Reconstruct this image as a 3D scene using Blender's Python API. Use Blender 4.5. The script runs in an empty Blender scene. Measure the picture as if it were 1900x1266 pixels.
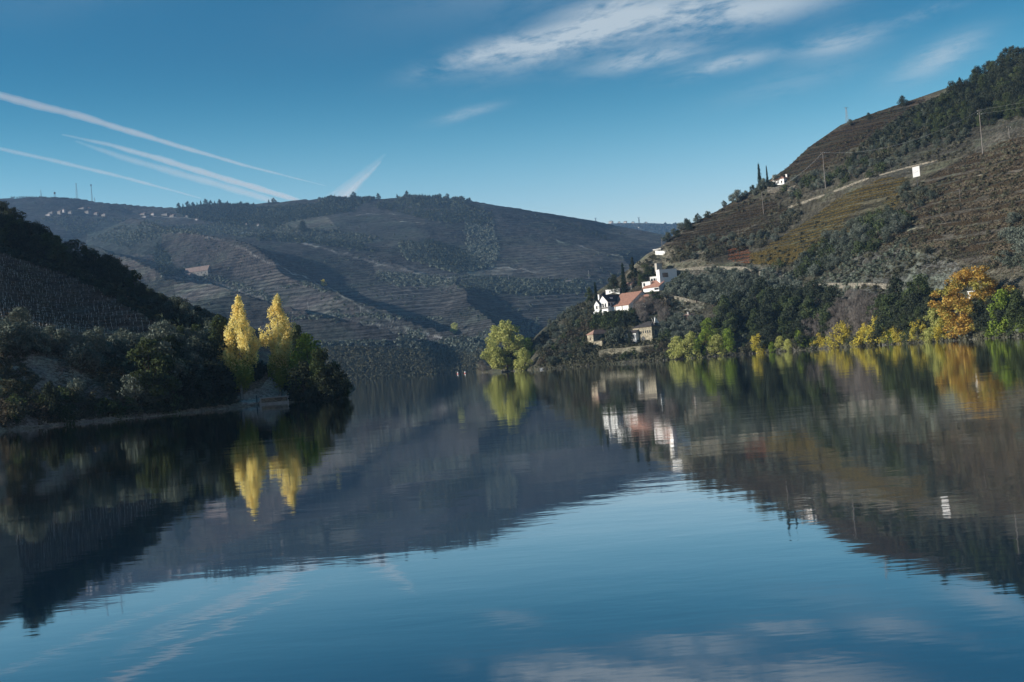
import bpy, math, random
import numpy as np
from mathutils import Vector, Matrix

random.seed(7)
rng = np.random.default_rng(7)
scene = bpy.context.scene
COL = scene.collection
rad = math.radians

# ------------------------------------------------------------------ camera
F = 2100.0                    # focal length in pixels of a 1900 wide frame
CAM_H = 3.5
PITCH = math.atan(41 / F)
ROLL = rad(4.6)
fw = Vector((0, math.cos(PITCH), math.sin(PITCH)))
r0 = Vector((1, 0, 0)); u0 = Vector((0, -math.sin(PITCH), math.cos(PITCH)))
cr, sr = math.cos(ROLL), math.sin(ROLL)
rc = cr * r0 - sr * u0
uc = sr * r0 + cr * u0
cam_data = bpy.data.cameras.new('camera')
cam_data.sensor_width = 36; cam_data.lens = F / 1900 * 36
cam_data.clip_start = 0.5; cam_data.clip_end = 300000
cam = bpy.data.objects.new('camera', cam_data)
m = Matrix((rc, uc, -fw)).transposed().to_4x4()
m.translation = Vector((0, 0, CAM_H))
cam.matrix_world = m
COL.objects.link(cam); scene.camera = cam

# ------------------------------------------------------------------ light and exposure
SUN_EL = rad(19.0)
SUN_AZ = rad(-98.0)           # measured from the viewing direction, negative = left
sdir = Vector((math.sin(SUN_AZ) * math.cos(SUN_EL), math.cos(SUN_AZ) * math.cos(SUN_EL), math.sin(SUN_EL)))
sl = bpy.data.lights.new('sun', 'SUN'); sl.energy = 5.0; sl.angle = rad(0.5); sl.color = (1.0, 0.95, 0.86)
so = bpy.data.objects.new('sun', sl); COL.objects.link(so)
so.rotation_euler = sdir.to_track_quat('Z', 'Y').to_euler(); so.location = (0, 0, 500)
scene.view_settings.view_transform = 'Standard'
scene.view_settings.look = 'None'
scene.view_settings.exposure = 0.75
scene.view_settings.gamma = 1.0
scene.view_settings.use_curve_mapping = False
scene.render.engine = 'CYCLES'
scene.cycles.max_bounces = 5
scene.cycles.diffuse_bounces = 2
scene.cycles.glossy_bounces = 3
scene.cycles.transmission_bounces = 2
scene.cycles.volume_bounces = 0
scene.cycles.transparent_max_bounces = 8
scene.cycles.caustics_reflective = False
scene.cycles.caustics_refractive = False

def px2uw(px, py):
    """pixel of the 1900x1266 frame -> slope of its ray: u = X/Y, w = (Z-h)/Y"""
    a = (np.asarray(px, float) - 950) / F; b = (633 - np.asarray(py, float)) / F
    dx = rc.x * a + uc.x * b + fw.x; dy = rc.y * a + uc.y * b + fw.y; dz = rc.z * a + uc.z * b + fw.z
    return dx / dy, dz / dy
def uw2px(u, w):
    n = u * fw.x + fw.y + w * fw.z
    a = (u * rc.x + rc.y + w * rc.z) / n; b = (u * uc.x + uc.y + w * uc.z) / n
    return 950 + a * F, 633 - b * F
def WP(px, py, D):
    u, w = px2uw(px, py)
    return Vector((float(u) * D, D, CAM_H + float(w) * D))

# ------------------------------------------------------------------ node helper
class NT:
    def __init__(s, tree): s.t = tree
    def n(s, kind, **kw):
        nd = s.t.nodes.new(kind)
        for k, v in kw.items():
            if k.startswith('i_'):
                key = k[2:]; key = int(key) if key.isdigit() else key
                if hasattr(v, 'is_linked') or isinstance(v, bpy.types.NodeSocket): s.t.links.new(v, nd.inputs[key])
                else: nd.inputs[key].default_value = v
            else: setattr(nd, k, v)
        return nd
    def math(s, op, a, b=None, c=None):
        nd = s.t.nodes.new('ShaderNodeMath'); nd.operation = op
        for i, v in enumerate((a, b, c)):
            if v is None: continue
            if isinstance(v, bpy.types.NodeSocket): s.t.links.new(v, nd.inputs[i])
            else: nd.inputs[i].default_value = v
        return nd.outputs[0]
    def mix(s, f, a, b, blend='MIX'):
        nd = s.t.nodes.new('ShaderNodeMix'); nd.data_type = 'RGBA'; nd.blend_type = blend
        for i, v in ((0, f), (6, a), (7, b)):
            if isinstance(v, bpy.types.NodeSocket): s.t.links.new(v, nd.inputs[i])
            else: nd.inputs[i].default_value = (tuple(v) + (1,))[:4] if hasattr(v, '__len__') else v
        return nd.outputs[2]
    def noise(s, vec, scale, detail=3, rough=0.6, dist=0.0):
        nd = s.t.nodes.new('ShaderNodeTexNoise')
        if vec is not None: s.t.links.new(vec, nd.inputs['Vector'])
        nd.inputs['Scale'].default_value = scale; nd.inputs['Detail'].default_value = detail
        nd.inputs['Roughness'].default_value = rough; nd.inputs['Distortion'].default_value = dist
        return nd.outputs[0]
    def ramp(s, f, lo, hi, a=0.0, b=1.0):
        nd = s.t.nodes.new('ShaderNodeMapRange'); nd.interpolation_type = 'SMOOTHSTEP'
        s.t.links.new(f, nd.inputs[0])
        for i, v in zip((1, 2, 3, 4), (lo, hi, a, b)): nd.inputs[i].default_value = v
        return nd.outputs[0]
    def link(s, a, b): s.t.links.new(a, b)

# ------------------------------------------------------------------ world: clear sky, thin clouds as a far layer of the sky
world = bpy.data.worlds.new('World'); scene.world = world; world.use_nodes = True
wt = NT(world.node_tree); world.node_tree.nodes.clear()
sky = wt.n('ShaderNodeTexSky', sky_type='NISHITA', sun_disc=False)
sky.sun_elevation = SUN_EL; sky.sun_rotation = SUN_AZ
sky.altitude = 0; sky.air_density = 1.0; sky.dust_density = 0.25; sky.ozone_density = 3.0
hs = wt.n('ShaderNodeHueSaturation', i_Hue=0.480, i_Saturation=1.45, i_Value=1.0); wt.link(sky.outputs[0], hs.inputs['Color'])
geo = wt.n('ShaderNodeTexCoord')
sepz = wt.n('ShaderNodeSeparateXYZ'); wt.link(geo.outputs['Generated'], sepz.inputs[0])
# paler towards the horizon, deeper above: the same all round
gz = wt.n('ShaderNodeMapRange', interpolation_type='SMOOTHERSTEP'); wt.link(sepz.outputs[2], gz.inputs[0])
for i_, v_ in zip((1, 2, 3, 4), (.09, .30, 0, 1)): gz.inputs[i_].default_value = v_
skyc = wt.mix(1.0, hs.outputs[0], wt.mix(gz.outputs[0], (2.25, 1.16, .95), (.02, .44, .48)), 'MULTIPLY')
sep = wt.n('ShaderNodeSeparateXYZ'); wt.link(geo.outputs['Generated'], sep.inputs[0])
X, Y, Z = sep.outputs
zc = wt.math('MAXIMUM', Z, 0.02)
cx = wt.math('DIVIDE', X, zc); cy = wt.math('DIVIDE', Y, zc)
comb = wt.n('ShaderNodeCombineXYZ'); wt.link(cx, comb.inputs[0]); wt.link(cy, comb.inputs[1])
rot = wt.n('ShaderNodeVectorRotate', rotation_type='Z_AXIS'); wt.link(comb.outputs[0], rot.inputs['Vector']); rot.inputs['Angle'].default_value = rad(-22)
mp = wt.n('ShaderNodeMapping'); mp.inputs['Scale'].default_value = (1.0, 0.7, 1); wt.link(rot.outputs[0], mp.inputs['Vector'])
n1 = wt.noise(mp.outputs[0], 3.4, 10, 0.68, 0.5)
n2 = wt.noise(mp.outputs[0], 0.55, 2, 0.5, 0.0)
# regions of the sky that carry cloud, as directions (azimuth, elevation tangent)
yc = wt.math('MAXIMUM', Y, 0.05)
U = wt.math('DIVIDE', X, yc); Wv = wt.math('DIVIDE', Z, yc)
def blob(px, py, rx, ry, ang, amp):
    u, w = px2uw(px, py); u = float(u); w = float(w); a = rad(ang + 4.6)
    du = wt.math('SUBTRACT', U, u); dw = wt.math('SUBTRACT', Wv, w)
    p = wt.math('ADD', wt.math('MULTIPLY', du, math.cos(a) * F / rx), wt.math('MULTIPLY', dw, math.sin(a) * F / rx))
    q = wt.math('ADD', wt.math('MULTIPLY', du, -math.sin(a) * F / ry), wt.math('MULTIPLY', dw, math.cos(a) * F / ry))
    r = wt.math('ADD', wt.math('MULTIPLY', p, p), wt.math('MULTIPLY', q, q))
    return wt.math('MULTIPLY', wt.math('POWER', 2.718, wt.math('MULTIPLY', r, -1.0)), amp)
cov = None
for b in [(900, 98, 110, 20, 8, .9), (1050, 68, 130, 26, 14, 1.05), (1220, 30, 190, 34, 8, 1.0), (1410, 18, 160, 30, 4, .85),
          (1130, 5, 110, 14, 4, .5), (1200, 110, 100, 17, 2, .85), (1350, 118, 90, 15, 4, .75), (1560, 78, 80, 22, 6, .72),
          (1745, 105, 85, 24, 17, .7), (1720, 22, 60, 12, 8, .35), (865, 211, 55, 9, 6, .5), (1480, 150, 140, 24, 6, .18),
          (1200, 370, 40, 6, 10, .14),
          (1300, -120, 420, 60, 4, .5), (700, -200, 500, 50, 8, .35), (1800, -160, 300, 60, 4, .5)]:
    v = blob(*b); cov = v if cov is None else wt.math('ADD', cov, v)
n3 = wt.noise(mp.outputs[0], 15.0, 6, 0.65, 0.3)
nn = wt.math('ADD', wt.math('ADD', wt.math('MULTIPLY', n1, 1.6), wt.math('MULTIPLY', n2, 0.5)), wt.math('MULTIPLY', wt.math('SUBTRACT', n3, 0.5), 0.55))
dens = wt.math('MULTIPLY', cov, wt.ramp(nn, 0.66, 1.20))
dens = wt.math('MULTIPLY', wt.math('MINIMUM', dens, 1.0), 0.85)
CLOUD = (3.5, 3.9, 4.1)
clouded = wt.mix(dens, skyc, CLOUD)
bg = wt.n('ShaderNodeBackground', i_Strength=0.10); wt.link(clouded, bg.inputs['Color'])
wo = wt.n('ShaderNodeOutputWorld'); wt.link(bg.outputs[0], wo.inputs[0])

# ------------------------------------------------------------------ object helpers
def tag(o, label=None, cat=None, group=None, kind=None):
    if label: o['label'] = label
    if cat: o['category'] = cat
    if group: o['group'] = group
    if kind: o['kind'] = kind
    return o
def fast_mesh(name, verts, faces, mats=(), smooth=False, midx=None):
    """verts (n,3), faces (m,3) or (m,4) integer arrays"""
    verts = np.asarray(verts, np.float32); faces = np.asarray(faces, np.int32)
    me = bpy.data.meshes.new(name)
    me.vertices.add(len(verts)); me.vertices.foreach_set('co', verts.ravel())
    k = faces.shape[1]
    me.loops.add(faces.size); me.loops.foreach_set('vertex_index', faces.ravel())
    me.polygons.add(len(faces)); me.polygons.foreach_set('loop_start', np.arange(0, faces.size, k, dtype=np.int32))
    me.polygons.foreach_set('loop_total', np.full(len(faces), k, np.int32))
    if smooth: me.polygons.foreach_set('use_smooth', np.ones(len(faces), bool))
    for mt in mats: me.materials.append(mt)
    if midx is not None: me.polygons.foreach_set('material_index', np.asarray(midx, np.int32))
    me.update(calc_edges=True); me.validate()
    return me
class MB:
    """collects simple solids and links them as one mesh"""
    def __init__(s): s.v = []; s.f = []
    def add(s, vs, fs):
        b = len(s.v); s.v += [tuple(v) for v in vs]; s.f += [tuple(i + b for i in f) for f in fs]; return s
    def box(s, x0, x1, y0, y1, z0, z1):
        return s.add([(x0,y0,z0),(x1,y0,z0),(x1,y1,z0),(x0,y1,z0),(x0,y0,z1),(x1,y0,z1),(x1,y1,z1),(x0,y1,z1)],
                     [(0,3,2,1),(4,5,6,7),(0,1,5,4),(1,2,6,5),(2,3,7,6),(3,0,4,7)])
    def bar(s, p, q, r0_, r1_=None, n=6):
        r1_ = r0_ if r1_ is None else r1_
        p = Vector(p); q = Vector(q); d = (q - p).normalized()
        a = d.cross(Vector((0, 0, 1)) if abs(d.z) < .9 else Vector((1, 0, 0))).normalized(); b = d.cross(a)
        vs = []
        for c, r in ((p, r0_), (q, r1_)):
            for i in range(n):
                t = 2 * math.pi * i / n; vs.append(c + (a * math.cos(t) + b * math.sin(t)) * r)
        fs = [(i, (i+1) % n, n + (i+1) % n, n + i) for i in range(n)] + [tuple(range(n))[::-1], tuple(range(n, 2*n))]
        return s.add(vs, fs)
    def prism(s, pts, h, down=None):
        """polygon of 3D points (top face) extruded by vector h"""
        n = len(pts); h = Vector(h); vs = [Vector(p) for p in pts] + [Vector(p) + h for p in pts]
        return s.add(vs, [tuple(range(n)), tuple(range(2*n-1, n-1, -1))] + [(i, n+i, n+(i+1) % n, (i+1) % n) for i in range(n)])
    def mesh(s, name, mat):
        me = bpy.data.meshes.new(name); me.from_pydata(s.v, [], s.f); me.materials.append(mat)
        import bmesh
        bm = bmesh.new(); bm.from_mesh(me); bmesh.ops.recalc_face_normals(bm, faces=bm.faces); bm.to_mesh(me); bm.free(); me.update()
        return me
    def build(s, name, mat, parent=None):
        return link(name, s.mesh(name, mat), parent)
def link(name, me, parent=None, loc=None):
    o = bpy.data.objects.new(name, me); COL.objects.link(o)
    if parent is not None: o.parent = parent
    if loc is not None: o.location = loc
    return o
def empty(name, loc, rz=0, label=None, cat=None, group=None):
    o = bpy.data.objects.new(name, None); COL.objects.link(o); o.location = loc; o.rotation_euler = (0, 0, rz)
    o.empty_display_size = 0.5
    return tag(o, label, cat, group)

# ------------------------------------------------------------------ value noise
def vnoise(x, y, seed=0):
    xi = np.floor(x).astype(np.int64); yi = np.floor(y).astype(np.int64); xf = x - xi; yf = y - yi
    def h(a, b):
        n = (a * 374761393 + b * 668265263 + seed * 974634777) & 0xffffffff
        n = ((n ^ (n >> 13)) * 1274126177) & 0xffffffff
        return ((n ^ (n >> 16)) & 0xffff) / 65535.0
    sx = xf * xf * (3 - 2 * xf); sy = yf * yf * (3 - 2 * yf)
    return (h(xi, yi) * (1 - sx) + h(xi + 1, yi) * sx) * (1 - sy) + (h(xi, yi + 1) * (1 - sx) + h(xi + 1, yi + 1) * sx) * sy
def fbm(x, y, s, oct=4, seed=0, gain=.5):
    a = 1.0; t = 0; n = 0
    for i in range(oct):
        t = t + a * (vnoise(x / s, y / s, seed + i) * 2 - 1); n += a; a *= gain; s *= .5
    return t / n
def sstep(a, b, x):
    t = np.clip((x - a) / (b - a), 0, 1); return t * t * (3 - 2 * t)
def terrace(z, H, sharp=.35):
    """steps of height H: flat treads joined by steep risers"""
    k = np.floor(z / H); f = z / H - k
    return (k + sstep(.5 - sharp, .5 + sharp, f)) * H
def in_poly(px, py, poly):
    px = np.asarray(px); py = np.asarray(py); ins = np.zeros(px.shape, bool); n = len(poly); j = n - 1
    for i in range(n):
        xi, yi = poly[i]; xj, yj = poly[j]
        c = ((yi > py) != (yj > py)) & (px < (xj - xi) * (py - yi) / ((yj - yi) or 1e-9) + xi)
        ins ^= c; j = i
    return ins

# ------------------------------------------------------------------ fans: surfaces that fall away from crest lines
def fan(X, Y, crests, power=1.0):
    Zm = np.full(X.shape, -1e9)
    for pts in crests:
        for (a, b) in zip(pts[:-1], pts[1:]):
            ax, ay, az, ak = a; bx, by, bz, bk = b
            dx, dy = bx - ax, by - ay; L2 = dx * dx + dy * dy
            t = np.clip(((X - ax) * dx + (Y - ay) * dy) / L2, 0, 1)
            d = np.hypot(X - (ax + t * dx), Y - (ay + t * dy))
            z = az + t * (bz - az) - (ak + t * (bk - ak)) * d
            Zm = np.maximum(Zm, z)
    return Zm
def crest_px(lst):
    out = []
    for (px, py, D, k) in lst:
        p = WP(px, py, D); out.append((p.x, p.y, p.z, k))
    return out

class Terrain:
    def __init__(s, us, Ys2d, Z):
        s.us = us; s.Y = Ys2d; s.X = us[None, :] * Ys2d; s.Z = Z
        s.w = (Z - CAM_H) / Ys2d; s.cm = np.maximum.accumulate(s.w, axis=0)
    def cast(s, px, py):
        """first point of the surface that the ray through a pixel meets"""
        px = np.atleast_1d(np.asarray(px, float)); py = np.atleast_1d(np.asarray(py, float))
        u, w = px2uw(px, py)
        c = np.clip(np.searchsorted(s.us, u), 1, len(s.us) - 1)
        c = np.where(np.abs(s.us[c-1] - u) < np.abs(s.us[c] - u), c - 1, c)
        hit = s.cm[:, c] >= w[None, :]
        r = np.argmax(hit, axis=0); ok = hit.any(axis=0) & (r > 0)
        r = np.clip(r, 1, None); w1 = s.w[r, c]; w0 = s.w[r-1, c]
        t = np.clip((w - w0) / np.where(np.abs(w1 - w0) < 1e-9, 1e-9, w1 - w0), 0, 1)
        Y = s.Y[r-1, c] + t * (s.Y[r, c] - s.Y[r-1, c]); Zt = s.Z[r-1, c] + t * (s.Z[r, c] - s.Z[r-1, c])
        return np.stack([u * Y, Y, Zt], 1), ok
    def at(s, X, Y):
        """height at a ground position"""
        X = np.atleast_1d(np.asarray(X, float)); Y = np.atleast_1d(np.asarray(Y, float))
        c = np.clip(np.searchsorted(s.us, X / Y), 1, len(s.us) - 1)
        out = np.empty(len(X))
        for i in range(len(X)): out[i] = np.interp(Y[i], s.Y[:, c[i]], s.Z[:, c[i]])
        return out
    def build(s, name, mat, colors, vine):
        nr, nc = s.Z.shape
        v = np.stack([s.X, s.Y, s.Z], 2).reshape(-1, 3)
        i = np.arange(nr - 1)[:, None] * nc + np.arange(nc - 1)[None, :]
        f = np.stack([i, i + 1, i + nc + 1, i + nc], 2).reshape(-1, 4)
        me = fast_mesh(name, v, f, [mat], smooth=True)
        at = me.color_attributes.new('tint', 'FLOAT_COLOR', 'POINT')
        c = np.concatenate([colors.reshape(-1, 3), vine.reshape(-1, 1)], 1).astype(np.float32)
        at.data.foreach_set('color', c.ravel())
        o = link(name, me); o['kind'] = 'structure'
        return o
def paint(T, base, layers, seed=3, warp=5.0, lines=()):
    """albedo and vine strength per vertex; layers = (polygon in frame pixels, colour, vine strength, feather)"""
    px, py = uw2px(T.X / T.Y, T.w)
    wx = px + warp * fbm(px, py, 18, 3, seed); wy = py + warp * .6 * fbm(px, py, 18, 3, seed + 50)
    C = np.empty(T.Z.shape + (3,)); C[:] = base[0]; V = np.full(T.Z.shape, float(base[1]))
    for poly, col, v in layers:
        mk = in_poly(wx, wy, poly); C[mk] = col; V[mk] = v
    for pts, wid, col in lines:
        d = np.full(px.shape, 1e9)
        for (ax, ay), (bx, by) in zip(pts[:-1], pts[1:]):
            L2 = (bx - ax) ** 2 + (by - ay) ** 2; tq = np.clip(((wx - ax) * (bx - ax) + (wy - ay) * (by - ay)) / L2, 0, 1)
            d = np.minimum(d, np.hypot(wx - ax - tq * (bx - ax), wy - ay - tq * (by - ay)))
        k = (1 - sstep(wid * .5, wid, d)) * (.15 + .75 * vnoise(px / 9, py / 9, seed))
        C = C * (1 - k[..., None]) + np.array(col) * k[..., None]; V = V * (1 - k)
    return C, V

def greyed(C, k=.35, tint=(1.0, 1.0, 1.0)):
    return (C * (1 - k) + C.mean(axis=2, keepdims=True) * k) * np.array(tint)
def terrain_mat(name, H, nscale, bump, rowc=0.5, speck=0.5, fine=1.0):
    mt = bpy.data.materials.new(name); mt.use_nodes = True; t = NT(mt.node_tree); mt.node_tree.nodes.clear()
    at = t.n('ShaderNodeVertexColor', layer_name='tint')
    g = t.n('ShaderNodeNewGeometry'); pos = g.outputs['Position']
    sp = t.n('ShaderNodeSeparateXYZ'); t.link(pos, sp.inputs[0])
    nz = t.noise(pos, nscale * .25, 2)
    zz = t.math('DIVIDE', t.math('ADD', sp.outputs[2], t.math('MULTIPLY', nz, H * .7)), H)
    fr = t.math('FRACT', zz)
    tri = t.math('ABSOLUTE', t.math('SUBTRACT', fr, 0.5))          # 0 mid .. .5 edge
    row = t.ramp(tri, 0.16, 0.40)
    na = t.noise(pos, nscale, 5, .7); nb = t.noise(pos, nscale * 6 * fine, 4, .75); nc = t.noise(pos, nscale * .08, 3, .6)
    v = at.outputs['Alpha']
    v0 = t.ramp(nc, .3, .6, .4, 1.0)
    rowm = t.math('MULTIPLY', t.math('MULTIPLY', t.math('ADD', t.math('MULTIPLY', row, .35), .65), v), t.ramp(nc, .3, .6, .45, 1.0))
    k = t.math('ADD', t.math('SUBTRACT', 1.0, t.math('MULTIPLY', rowm, rowc * 1.5)), t.math('MULTIPLY', v0, rowc * .45))
    k = t.math('MULTIPLY', k, t.ramp(na, .3, .7, 1 - speck * .55, 1 + speck * .55))
    k = t.math('MULTIPLY', k, t.ramp(nb, .32, .68, 1 - speck, 1 + speck))
    k = t.math('MULTIPLY', k, t.ramp(nc, .3, .7, .82, 1.18))
    cc = t.n('ShaderNodeCombineColor'); [t.link(k, cc.inputs[i]) for i in range(3)]
    colr = t.mix(1.0, at.outputs['Color'], cc.outputs[0], 'MULTIPLY')
    # greener here, browner there
    colr = t.mix(t.ramp(t.noise(pos, nscale * .5, 3), .45, .7, 0, .45), colr, t.mix(1.0, colr, (.75, 1.05, .8), 'MULTIPLY'))
    hsum = t.math('ADD', t.math('MULTIPLY', nb, 1.0 / fine), t.math('MULTIPLY', rowm, -1.4))
    hsum = t.math('ADD', hsum, t.math('MULTIPLY', na, 2.0))
    bp = t.n('ShaderNodeBump', i_Strength=0.8, i_Distance=bump); t.link(hsum, bp.inputs['Height'])
    d = t.n('ShaderNodeBsdfDiffuse', i_Roughness=0.9); t.link(colr, d.inputs['Color']); t.link(bp.outputs[0], d.inputs['Normal'])
    o = t.n('ShaderNodeOutputMaterial'); t.link(d.outputs[0], o.inputs[0])
    return mt

# ================================================================== RIGHT HILL (near right bank, vineyards above the estate)
def interp_px(lst, u, ycol=1):
    """list of (px, py, value) along a line in the frame -> w(u), value(u)"""
    us = []; ws = []; vs = []
    for px, py, v in lst:
        a, b = px2uw(px, py); us.append(float(a)); ws.append(float(b)); vs.append(v)
    o = np.argsort(us); us = np.array(us)[o]; ws = np.array(ws)[o]; vs = np.array(vs)[o]
    return np.interp(u, us, ws), np.interp(u, us, vs)
shoreR = [(885, 0, 600), (900, 0, 550), (940, 0, 500), (1000, 0, 466), (1100, 0, 448), (1240, 0, 426), (1400, 0, 404), (1540, 0, 372),
          (1600, 0, 352), (1700, 0, 324), (1800, 0, 302), (1900, 0, 278), (2300, 0, 215), (3200, 0, 130), (5200, 0, 70)]
shoreR_u = np.array([(p - 955) / F for p, _, _ in shoreR]); shoreR_Y = np.array([float(d) for _, _, d in shoreR])
def YsR(u): return np.interp(u, shoreR_u, shoreR_Y)
ridgeR = [(885, 688, 640), (940, 680, 570), (965, 655, 535), (990, 628, 520), (1010, 608, 515), (1040, 588, 512), (1065, 572, 512), (1090, 556, 512), (1112, 538, 514), (1135, 522, 516), (1160, 505, 522),
          (1180, 489, 528), (1200, 472, 534), (1228, 457, 540), (1262, 425, 548), (1290, 412, 550), (1330, 392, 552), (1380, 362, 552), (1430, 332, 550), (1460, 312, 552),
          (1500, 274, 556), (1560, 232, 560), (1600, 217, 560), (1680, 190, 560), (1760, 162, 556), (1810, 150, 552),
          (1850, 128, 548), (1900, 112, 540), (2000, 60, 520), (2300, -60, 440), (3200, -300, 300), (5200, -500, 200)]
uR = np.concatenate([np.linspace(px2uw(884, 690)[0], .475, 900), np.linspace(.48, 2.3, 90)[1:]])
wr, Yr = interp_px(ridgeR, uR)
Ysr = YsR(uR)
Yr = np.maximum(Yr, Ysr + 8)
Zr = CAM_H + wr * Yr
tt = np.concatenate([np.linspace(-.06, 0, 8)[:-1], np.linspace(0, 1, 560), np.linspace(1, 2.6, 60)[1:]])
Tg = tt[:, None]; Ug = uR[None, :]
Yg = Ysr[None, :] + (Yr - Ysr)[None, :] * np.where(Tg > 1, 1 + (Tg - 1) * 1.0, Tg)
Yg = np.where(Tg < 0, Ysr[None, :] + Tg * 80, Yg)
Xg = Ug * Yg
tcl = np.clip(Tg, 0, 1)
prof = tcl ** .92
Zg = Zr[None, :] * prof
# the road bench with its cut face, by height above the water along the slope
env = np.clip(tcl * 8, 0, 1) * np.clip((1 - tcl) * 7, 0, 1)
Zg = Zg + env * (fbm(Xg, Yg, 90, 3, 11) * 5.0 + fbm(Xg, Yg, 22, 3, 12) * 1.3)
HR = 4.2
offR = fbm(Xg, Yg, 70, 3, 15) * 3.5
phR = ((Zg + offR) / HR) % 1
Zterr = terrace(Zg + offR, HR, .22) - offR
hiR = sstep(.45, .6, tcl + fbm(Xg, Yg, 70, 2, 18) * .08)
Zg = Zg + (Zterr - Zg) * env * hiR * .8
pxg, pyg = uw2px(Ug + 0 * Yg, (Zg - CAM_H) / Yg)
rockpoly = [(1460, 560), (1500, 535), (1560, 500), (1600, 470), (1660, 460), (1700, 470), (1760, 480), (1790, 500), (1745, 540), (1700, 560), (1600, 575), (1500, 585)]
rk = in_poly(pxg + 8 * fbm(pxg, pyg, 20, 2, 31), pyg, rockpoly) & (Tg < 1)
rock_n = np.abs(fbm(Xg, Yg, 9, 4, 33)) * 6.0
Zg = Zg + np.where(rk, rock_n - 1.0, 0)
shore_rough = np.clip(1 - np.abs(tcl - .015) * 60, 0, 1) * (vnoise(Xg / 2.2, Yg / 2.2, 40) * 1.2)
Zg = Zg + shore_rough
Zg = np.where(Tg > 1, Zr[None, :] - (Tg - 1) * (Zr[None, :] * .75 + 6), Zg)
Zg = np.where(Tg < 0, Tg * 40, Zg)
TR = Terrain(uR, np.maximum(Yg, 5), Zg)

CR_SCALE = .68
DRY = (.150, .118, .070); BRN = (.105, .075, .050); OLV = (.085, .083, .045); RED = (.16, .085, .055); YEL = (.20, .15, .045)
GRY = (.16, .145, .12); ROCK = (.125, .118, .102); PALE = (.30, .26, .19); SCR = (.062, .060, .040)
CR, VR = paint(TR, ((.115, .098, .060), .25), [
    ([(1180, 475), (1228, 452), (1300, 470), (1330, 495), (1260, 505), (1210, 500), (1150, 530)], (.20, .165, .10), 0.05),
    ([(1225, 455), (1330, 395), (1420, 380), (1450, 420), (1390, 440), (1300, 468)], (.115, .088, .058), .9),
    ([(1290, 410), (1380, 365), (1440, 375), (1460, 400), (1380, 430), (1280, 460), (1245, 450)], (.125, .096, .060), .9),
    ([(1400, 470), (1500, 410), (1560, 365), (1640, 330), (1690, 330), (1660, 390), (1600, 420), (1540, 450), (1470, 490), (1390, 488)], (.118, .098, .045), .8),
    ([(1355, 465), (1385, 458), (1400, 475), (1388, 487), (1350, 482)], (.125, .088, .06), .8),
    ([(1385, 470), (1480, 450), (1500, 470), (1460, 490), (1400, 488)], (.20, .155, .05), .8),
    ([(1440, 320), (1500, 272), (1600, 215), (1690, 185), (1720, 185), (1640, 235), (1560, 290), (1480, 325)], (.088, .070, .054), .9),
    ([(1620, 330), (1700, 270), (1820, 235), (1900, 190), (1910, 260), (1760, 290), (1640, 345)], (.115, .105, .078), .6),
    ([(1640, 420), (1720, 330), (1800, 285), (1910, 240), (1910, 500), (1800, 490), (1700, 460), (1630, 455)], (.088, .072, .050), .95),
    ([(1820, 300), (1910, 262), (1910, 225), (1860, 245), (1800, 270)], (.145, .132, .098), .5),
    ([(1440, 490), (1540, 445), (1640, 395), (1660, 430), (1600, 470), (1540, 505), (1470, 520)], (.085, .078, .048), .1),
    (rockpoly, ROCK, 0),
    ([(1240, 505), (1300, 495), (1420, 497), (1480, 520), (1480, 540), (1400, 520), (1300, 512)], (.23, .20, .145), 0),
    ([(1090, 640), (1210, 630), (1240, 650), (1200, 665), (1100, 672)], (.17, .15, .11), 0),
    ([(1220, 545), (1290, 535), (1310, 570), (1270, 590), (1230, 575)], (.21, .185, .125), 0),
], 3, 5, [
    ([(1700, 361), (1760, 352), (1830, 350), (1910, 338)], 1.4, (.33, .26, .17)),
    ([(1650, 404), (1700, 392), (1770, 384), (1910, 368)], 1.4, (.30, .24, .16)),
    ([(1770, 311), (1830, 310)], 1.3, (.34, .25, .17)), ([(1790, 328), (1850, 322), (1910, 313)], 1.3, (.30, .22, .15)),
    ([(1630, 440), (1700, 425), (1800, 410), (1910, 398)], 1.3, (.27, .22, .15)), ([(1700, 470), (1800, 448), (1910, 438)], 1.2, (.26, .21, .15)),
    ([(1540, 365), (1600, 340), (1690, 318)], 1.6, (.06, .055, .045)), ([(1450, 372), (1540, 350), (1640, 318), (1720, 296)], 1.5, (.11, .10, .085)),
    ([(1290, 470), (1380, 430), (1440, 392)], 2.0, (.24, .20, .13)), ([(1250, 492), (1300, 472), (1350, 440), (1400, 415)], 1.6, (.22, .18, .12)),
    ([(1500, 262), (1600, 236), (1650, 222)], 1.0, (.05, .04, .03)), ([(1480, 285), (1600, 252)], 1.0, (.05, .04, .03)),
])
VR = VR * np.clip(tcl * 8, 0, 1) * (sstep(.18, .32, phR) * (1 - sstep(.72, .86, phR)))
m_tr = terrain_mat('hillside_soil', 1.4, .12, .6, .72, .5)
TR.build('hill_terrain', m_tr, greyed(CR * CR_SCALE * .93, .42, (.98, 1.0, .99)), VR)

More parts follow.
